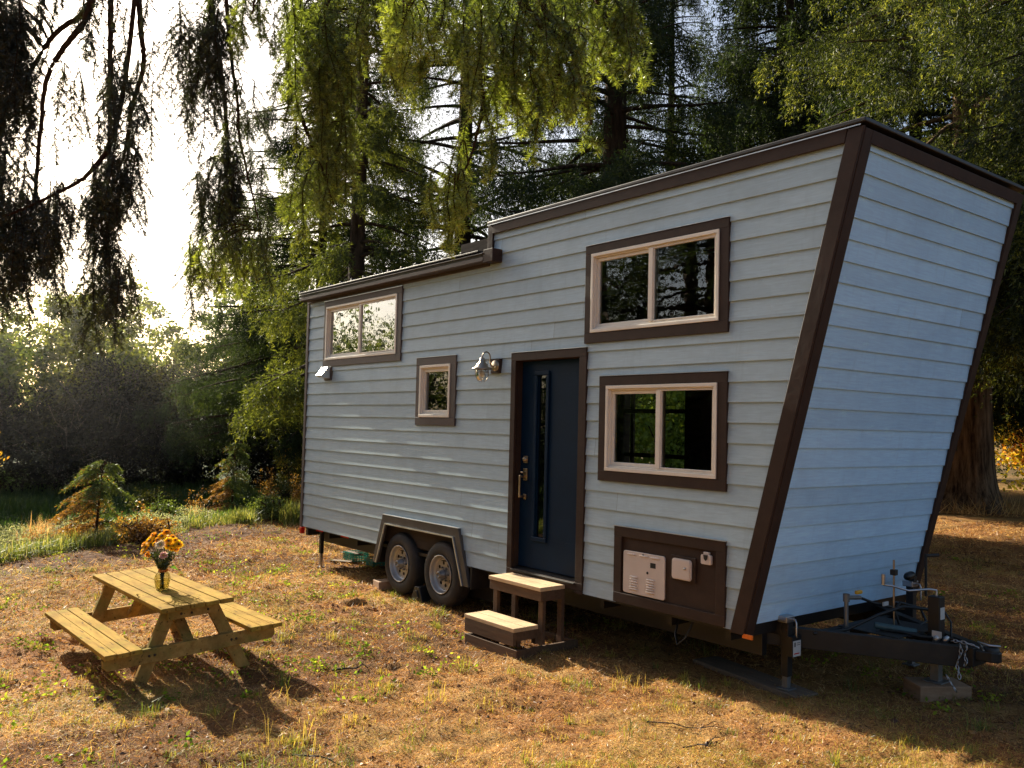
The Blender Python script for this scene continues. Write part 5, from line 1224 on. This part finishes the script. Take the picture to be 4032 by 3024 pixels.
# dry litter lying flat
k = 330000
x, y, d = ground_pts(k, 4.2, 24)
s = edge_s(x, y); so_ = sstep(-2.0, -.9, s) * (1 - sstep(0, .7, s)) * .75; keep = (s < .5) & (rgg.uniform(0, 1, k) > so_); x, y, d = x[keep], y[keep], d[keep]; k = len(x)
z = gh(x, y); az = rgg.uniform(0, 2 * PI, k); el = rgg.normal(size=k) * .5 + .15
dr = np.stack([np.cos(az) * np.cos(el), np.sin(az) * np.cos(el), np.sin(el)], 1)
sz = np.clip(d / 7, .7, 2.4)
patch = vnoise(x * .9, y * .9, 21) * .6 + vnoise(x * 2.7, y * 2.7, 22) * .4
g = N(); g.tris(slivers(np.stack([x, y, z + rgg.uniform(-.002, .012, k)], 1), dr, rgg.uniform(.014, .06, k) * sz, rgg.uniform(.0022, .006, k) * sz, rgg), np.clip(rgg.beta(1.3, 1.7, k) * .85 + (patch - .45) * .7, 0, 1))
tag(g.build('needle_litter', LITTER), 'reddish brown needle litter and straw covering the ground', 'litter', kind='stuff')
# clods and cones
k = 11000; x, y, d = ground_pts(k, 4.2, 18); keep = edge_s(x, y) < .3; x, y, d = x[keep], y[keep], d[keep]; k = len(x)
m_ = vnoise(x * 1.3, y * 1.3, 41) > .42; x, y, d = x[m_], y[m_], d[m_]; k = len(x)
c = np.stack([x, y, gh(x, y) + .002], 1); r = rgg.gamma(2, .0042, k)[:, None] + .003
o = np.array([(1, 0, 0), (0, 1, 0), (-1, 0, 0), (0, -1, 0), (0, 0, 1)], float); jit = rgg.uniform(.55, 1.3, (k, 5, 1)); V5 = c[:, None, :] + (o[None] * jit + rgg.normal(size=(k, 5, 3)) * .22) * r[:, None, :] * np.array([1, 1, .55])
T = np.stack([V5[:, [0, 1, 4]], V5[:, [1, 2, 4]], V5[:, [2, 3, 4]], V5[:, [3, 0, 4]]], 1).reshape(-1, 3, 3)
g = N(); g.tris(T, np.repeat(rgg.uniform(.05, .55, k), 4)); tag(g.build('earth_clods', LITTER), 'small crumbs of reddish earth and bark scattered on the ground', 'soil', kind='stuff')
# grass: short thin turf in patches plus tufts
def blades(x, y, h, tone, lean=.45, wd=.0042, base=0):
    k = len(x); z = gh(x, y) - .004; az = rgg.uniform(0, 2 * PI, k); le = base + np.abs(rgg.normal(size=k)) * lean
    dx, dy = np.cos(az) * le, np.sin(az) * le; px, py = -np.sin(az) * wd / 2, np.cos(az) * wd / 2
    w_ = rgg.uniform(.7, 1.4, k); px, py = px * w_, py * w_
    p0 = np.stack([x, y, z], 1); p1 = np.stack([x + dx * h * .35, y + dy * h * .35, z + h * .62 / np.sqrt(1 + le * le)], 1); p2 = np.stack([x + dx * h, y + dy * h, z + h * (.95 - .42 * np.clip(le, 0, 2.1))], 1)
    o = np.stack([px, py, np.zeros(k)], 1)
    return np.stack([p0 - o, p0 + o, p1 + o * .8, p1 - o * .8], 1), np.stack([p1 - o * .8, p1 + o * .8, p2], 1)
g = N()
k = 300000; x, y, d = ground_pts(k, 4.2, 22); s = edge_s(x, y)
p = vnoise(x * .55, y * .55, 61) * .5 + vnoise(x * 1.9, y * 1.9, 62) * .5
keep = (s < .4) & (rgg.uniform(0, 1, k) < np.clip((p - .40) * 3.4, .05, 1)); x, y, d, p = x[keep], y[keep], d[keep], p[keep]; k = len(x)
h = rgg.gamma(3, .011, k) * np.clip(d / 9, .8, 1.6) + .012
q4, t3 = blades(x, y, h, None, .9, .0028, .7); wdt = np.clip(d / 7, .8, 2)
tn = np.clip(.78 - (p - .45) * .9 + rgg.normal(size=k) * .18, 0, 1)
g.quads(q4, tn); g.tris(t3, np.clip(tn + .1, 0, 1))
tag(g.build('thin_turf', GRASS), 'thin straw coloured and green grass growing through the litter', 'grass', kind='stuff')
# tufts
g = N(); tx, ty, td = ground_pts(700, 4.3, 17, .56); ok = edge_s(tx, ty) < .2; tx, ty, td = tx[ok], ty[ok], td[ok]
extra = np.array([(6.85, -3.55), (6.9, -3.3), (7.0, -3.42), (6.6, -3.4), (6.3, -3.6), (7.1, -3.7), (6.5, -3.05), (6.0, -2.3), (5.9, -2.0), (6.4, -2.6), (8.3, -1.9), (8.5, -1.75), (8.9, -1.4), (6.2, -.95), (6.5, -.75), (3.0, -.12), (3.2, -.1), (2.6, -.25), (3.9, -.3), (4.3, -.5)])
tx = np.concatenate([tx, np.repeat(extra[:, 0], 3) + rgg.normal(size=60) * .05]); ty = np.concatenate([ty, np.repeat(extra[:, 1], 3) + rgg.normal(size=60) * .05])
n = len(tx); per = 34; r_ = rgg.uniform(.012, .07, n)
x = np.repeat(tx, per) + rgg.normal(size=n * per) * np.repeat(r_, per); y = np.repeat(ty, per) + rgg.normal(size=n * per) * np.repeat(r_, per)
hh_ = np.repeat(rgg.gamma(3, .016, n) + .02, per) * rgg.uniform(.5, 1.25, n * per)
q4, t3 = blades(x, y, hh_, None, .8, .0036, .2); tn = np.clip(np.repeat(rgg.uniform(.15, .8, n), per) + rgg.normal(size=n * per) * .12, 0, 1)
g.quads(q4, tn); g.tris(t3, np.clip(tn + .05, 0, 1)); tag(g.build('grass_tufts', GRASS), 'yellow green grass tufts scattered over the litter', 'grass', kind='stuff')
# tall single stalks
g = N(); sx = np.array([6.55, 6.7, 6.78, 6.5, 5.6, 5.75, 7.0, 7.02, 7.3, 6.9, 6.1]); sy = np.array([-3.0, -3.05, -2.9, -3.25, -2.75, -2.8, -.5, -.45, -.3, -.55, -3.3])
x = np.repeat(sx, 3) + rgg.normal(size=33) * .03; y = np.repeat(sy, 3) + rgg.normal(size=33) * .03
q4, t3 = blades(x, y, rgg.uniform(.12, .34, 33), None, .6, .003, .1); g.quads(q4, np.full(33, .8)); g.tris(t3, np.full(33, .9)); tag(g.build('dry_stalks', GRASS), 'tall thin dry grass stalks standing above the litter', 'grass', kind='stuff')
# broad leaved weeds (clover, strawberry leaves)
g = N(); n = 300; wx, wy, wd = ground_pts(n, 4.6, 19, .55)
gp_ = vnoise(wx * .45, wy * .45, 71); ok = (edge_s(wx, wy) < .1) & (gp_ > .35); wx, wy, wd = wx[ok], wy[ok], wd[ok]; n = len(wx)
ex = np.array([(3.3, -1.6), (3.45, -1.7), (2.4, -1.0), (1.5, -.9), (.9, -1.2), (2.0, -2.0), (.4, -.6), (1.1, -.3), (-.6, -1.2), (5.1, -2.3), (5.0, -2.2), (3.0, -4.05), (3.2, -4.0), (-1.2, -.2), (-.4, -.9), (.2, -1.4), (1.2, -1.5), (1.8, -.4), (2.6, -.7), (-2.2, .6), (-1.6, 1.0), (-.8, .4), (-2.6, 1.6)])
wx = np.concatenate([wx, ex[:, 0], ex[:, 0] + .1]); wy = np.concatenate([wy, ex[:, 1], ex[:, 1] + .08]); n = len(wx)
per = 26; rr = rgg.uniform(.05, .17, n)
x = np.repeat(wx, per) + rgg.normal(size=n * per) * np.repeat(rr, per) * .7; y = np.repeat(wy, per) + rgg.normal(size=n * per) * np.repeat(rr, per) * .7
z = gh(x, y) + rgg.uniform(.008, .06, n * per)
g.quads(leaves(np.stack([x, y, z], 1), unit(rgg.normal(size=(n * per, 3)) * .5 + np.array([0, 0, 1])), rgg.uniform(.018, .045, n * per), .026, rgg), np.clip(np.repeat(rgg.uniform(.3, .9, n), per) + rgg.normal(size=n * per) * .15, 0, 1))
tag(g.build('leafy_weeds', leafmat('weed leaves', [(0, (.05, .10, .02)), (.6, (.20, .29, .035)), (1, (.45, .46, .07))], trans=.5, gloss=.0, tcol=(1.2, 1.2, .5))), 'low leafy green weeds dotted over the ground', 'weeds', kind='stuff')

# ------------------------------------------------------------------ lawn edge and meadow on the left
def strip(k, s0, s1, t0=-3, t1=14):
    t = rgg.uniform(t0, t1, k); s = rgg.uniform(s0, s1, k)
    return EDGE_P[0] + EDGE_D[0] * t + EDGE_N[0] * s, EDGE_P[1] + EDGE_D[1] * t + EDGE_N[1] * s, s, t
g = N(); x, y, s, t = strip(120000, .5, 16.5, -9, 17); p = vnoise(x * .5, y * .5, 91)
h = (.10 + .22 * p) * rgg.uniform(.6, 1.3, len(x)) * (1 + .3 * (s > 4)); q4, t3 = blades(x, y, h, None, .5, .015)
tn = np.clip(.1 + .5 * p + rgg.normal(size=len(x)) * .15, 0, 1); g.quads(q4, tn); g.tris(t3, np.clip(tn + .15, 0, 1)); tag(g.build('meadow_grass', MEADOW), 'lush green meadow grass in the hollow below the bank', 'grass', kind='stuff')
g = N(); x, y, s, t = strip(26000, -.1, 1.5, -3, 12); p = vnoise(x * .9, y * .9, 92); ok = p > .36; x, y, p = x[ok], y[ok], p[ok]
h = (.08 + .35 * (p - .3)) * rgg.uniform(.5, 1.3, len(x)); q4, t3 = blades(x, y, h, None, .8, .010); tn = np.clip(.3 + rgg.normal(size=len(x)) * .2 + .4 * (vnoise(x * .5, y * .5, 93) - .4), 0, 1)
g.quads(q4, tn); g.tris(t3, np.clip(tn + .2, 0, 1)); tag(g.build('verge_grass', leafmat('verge grass', [(0, (.05, .075, .018)), (.45, (.13, .16, .035)), (.75, (.34, .32, .10)), (1, (.5, .42, .2))], trans=.5)), 'long sunlit grass along the edge of the bare ground', 'grass', kind='stuff')
g = N()
for cx, cy_, R_, n in ((-5.2, -.7, .8, 5200), (-4.4, -3.1, .9, 5000), (-3.6, -3.9, .7, 3500), (-5.6, -2.9, .9, 3800), (-6.2, .4, .6, 2500), (-6.4, -1.6, .8, 3000)):
    a = rgg.uniform(0, 2 * PI, n); r = R_ * np.sqrt(rgg.uniform(0, 1, n)); x = cx + r * np.cos(a); y = cy_ + r * np.sin(a); z = gh(x, y) + rgg.uniform(.03, .48, n) * (1 - .6 * r / R_)
    g.quads(leaves(np.stack([x, y, z], 1), unit(rgg.normal(size=(n, 3))), rgg.uniform(.02, .05, n), .018, rgg), rgg.uniform(0, 1, n))
tag(g.build('silvery_weeds', SILVER), 'pale silvery weeds and seed heads around the rusty cedar sapling', 'weeds', kind='stuff')

# clumps one can tell apart by the house end
def clump(name, label, x, y, n, h, m, lean=.7, wd=.012, cat='grass clump', tone=(.2, .9), R=.12):
    g = N(); px, py = x + rgg.normal(size=n) * R, y + rgg.normal(size=n) * R; q4, t3 = blades(px, py, h * rgg.uniform(.5, 1.15, n), None, lean, wd)
    tn = rgg.uniform(*tone, n); g.quads(q4, tn); g.tris(t3, tn); return tag(g.build(name, m), label, cat)
VG = bpy.data.materials['verge grass']
clump('grass_clump', 'arching bright grass clump right beside the rear corner of the house', -4.6, 2.0, 420, .55, VG)
clump('grass_clump', 'lower arching grass clump between the cedar sapling and the house', -5.0, 1.1, 320, .36, VG)
clump('grass_clump', 'dark green rushy clump behind the bright one at the house corner', -7.4, 4.2, 480, .85, MEADOW, .4)
clump('grass_clump', 'dry straw coloured arching grass left of the rusty sapling', -4.4, -2.6, 420, .6, LITTER, .9, .008, tone=(.5, 1))
clump('grass_clump', 'dry pale grass spray leaning beside the taller cedar sapling', -6.6, .7, 260, .45, LITTER, 1.1, .008, tone=(.6, 1))
def stalky(label, x, y, h, n, m, seed, name='dead_stalks', cat='weed'):
    rg = np.random.default_rng(seed); z0 = float(gh(x, y)); t = thing(name, label, cat, (x, y, z0)); st_ = N(); lf_ = N()
    for i in range(n):
        a = rg.uniform(0, 2 * PI); le = rg.uniform(.05, .4); H = h * rg.uniform(.6, 1.1); tt = np.linspace(0, 1, 6)
        P = np.stack([x + rg.normal() * .1 + np.cos(a) * le * H * tt ** 1.5, y + rg.normal() * .1 + np.sin(a) * le * H * tt ** 1.5, z0 + H * tt], 1); tube_into(st_, P, .006, .002, 4)
        k = 40; f = rg.uniform(.35, 1, k); c = np.stack([np.interp(f, tt, P[:, j]) for j in range(3)], 1) + rg.normal(size=(k, 3)) * .035
        lf_.quads(leaves(c, unit(rg.normal(size=(k, 3))), rg.uniform(.03, .06, k), .02, rg), rg.uniform(0, 1, k))
    st_.build('stem', BARKT, t); lf_.build('foliage', m, t)
stalky('yellowing leafy stalks behind the bright grass clump by the house corner', -6.6, 3.0, .8, 16, RUST, 3)
stalky('pinkish brown seed stalks right of the taller cedar sapling', -6.9, 2.35, .95, 12, RUST, 4)
stalky('rusty yellow stalks left of the taller cedar sapling', -7.3, .9, .75, 9, RUST, 6)
stalky('orange brown dead weeds at the foot of the rusty sapling', -3.6, -2.2, .32, 14, RUST, 7)
stalky('yellow flowering weeds among the silvery ones at the left edge', -5.2, -3.7, .5, 14, LEAFY, 8)

# ------------------------------------------------------------------ trees standing behind the viewpoint, seen in the window panes
for k, (x, y, h, r, cr_r) in enumerate([(-3.5, -13.5, 17, .28, 4.4), (1.0, -17.0, 20, .32, 4.0), (6.0, -15.0, 18, .3, 3.6), (-8.5, -18.5, 19, .3, 4.0), (10.5, -19, 20, .3, 4), (-7.6, -13.2, 16, .28, 4.2)]):
    conifer('conifer_tree', ['spruce reflected in the upper window, nearest', 'spruce reflected in the upper window, behind', 'spruce behind the photographer by the drive', 'spruce reflected in the small window', 'spruce far behind the photographer', 'spruce reflected in the left pane of the upper window'][k], x, y, h, r, 200 + k, cr_r, 1.5, 90, NEEDD, dens=.9, size=1.7, hang=.8, tone=(.05, .6))
leafy('broadleaf_tree', 'loose leafy tree reflected in the rear window of the house', -12.5, -9.6, 6.0, 3.0, 210, LEAFG, 170, 45, .15, tone=(.2, .8), spread=.45, z_lo=.1)
leafy('broadleaf_tree', 'second leafy tree reflected low in the rear window', -16.5, -9.0, 7.0, 3.4, 211, LEAFG, 170, 45, .17, tone=(.1, .6), spread=.5, z_lo=.05)
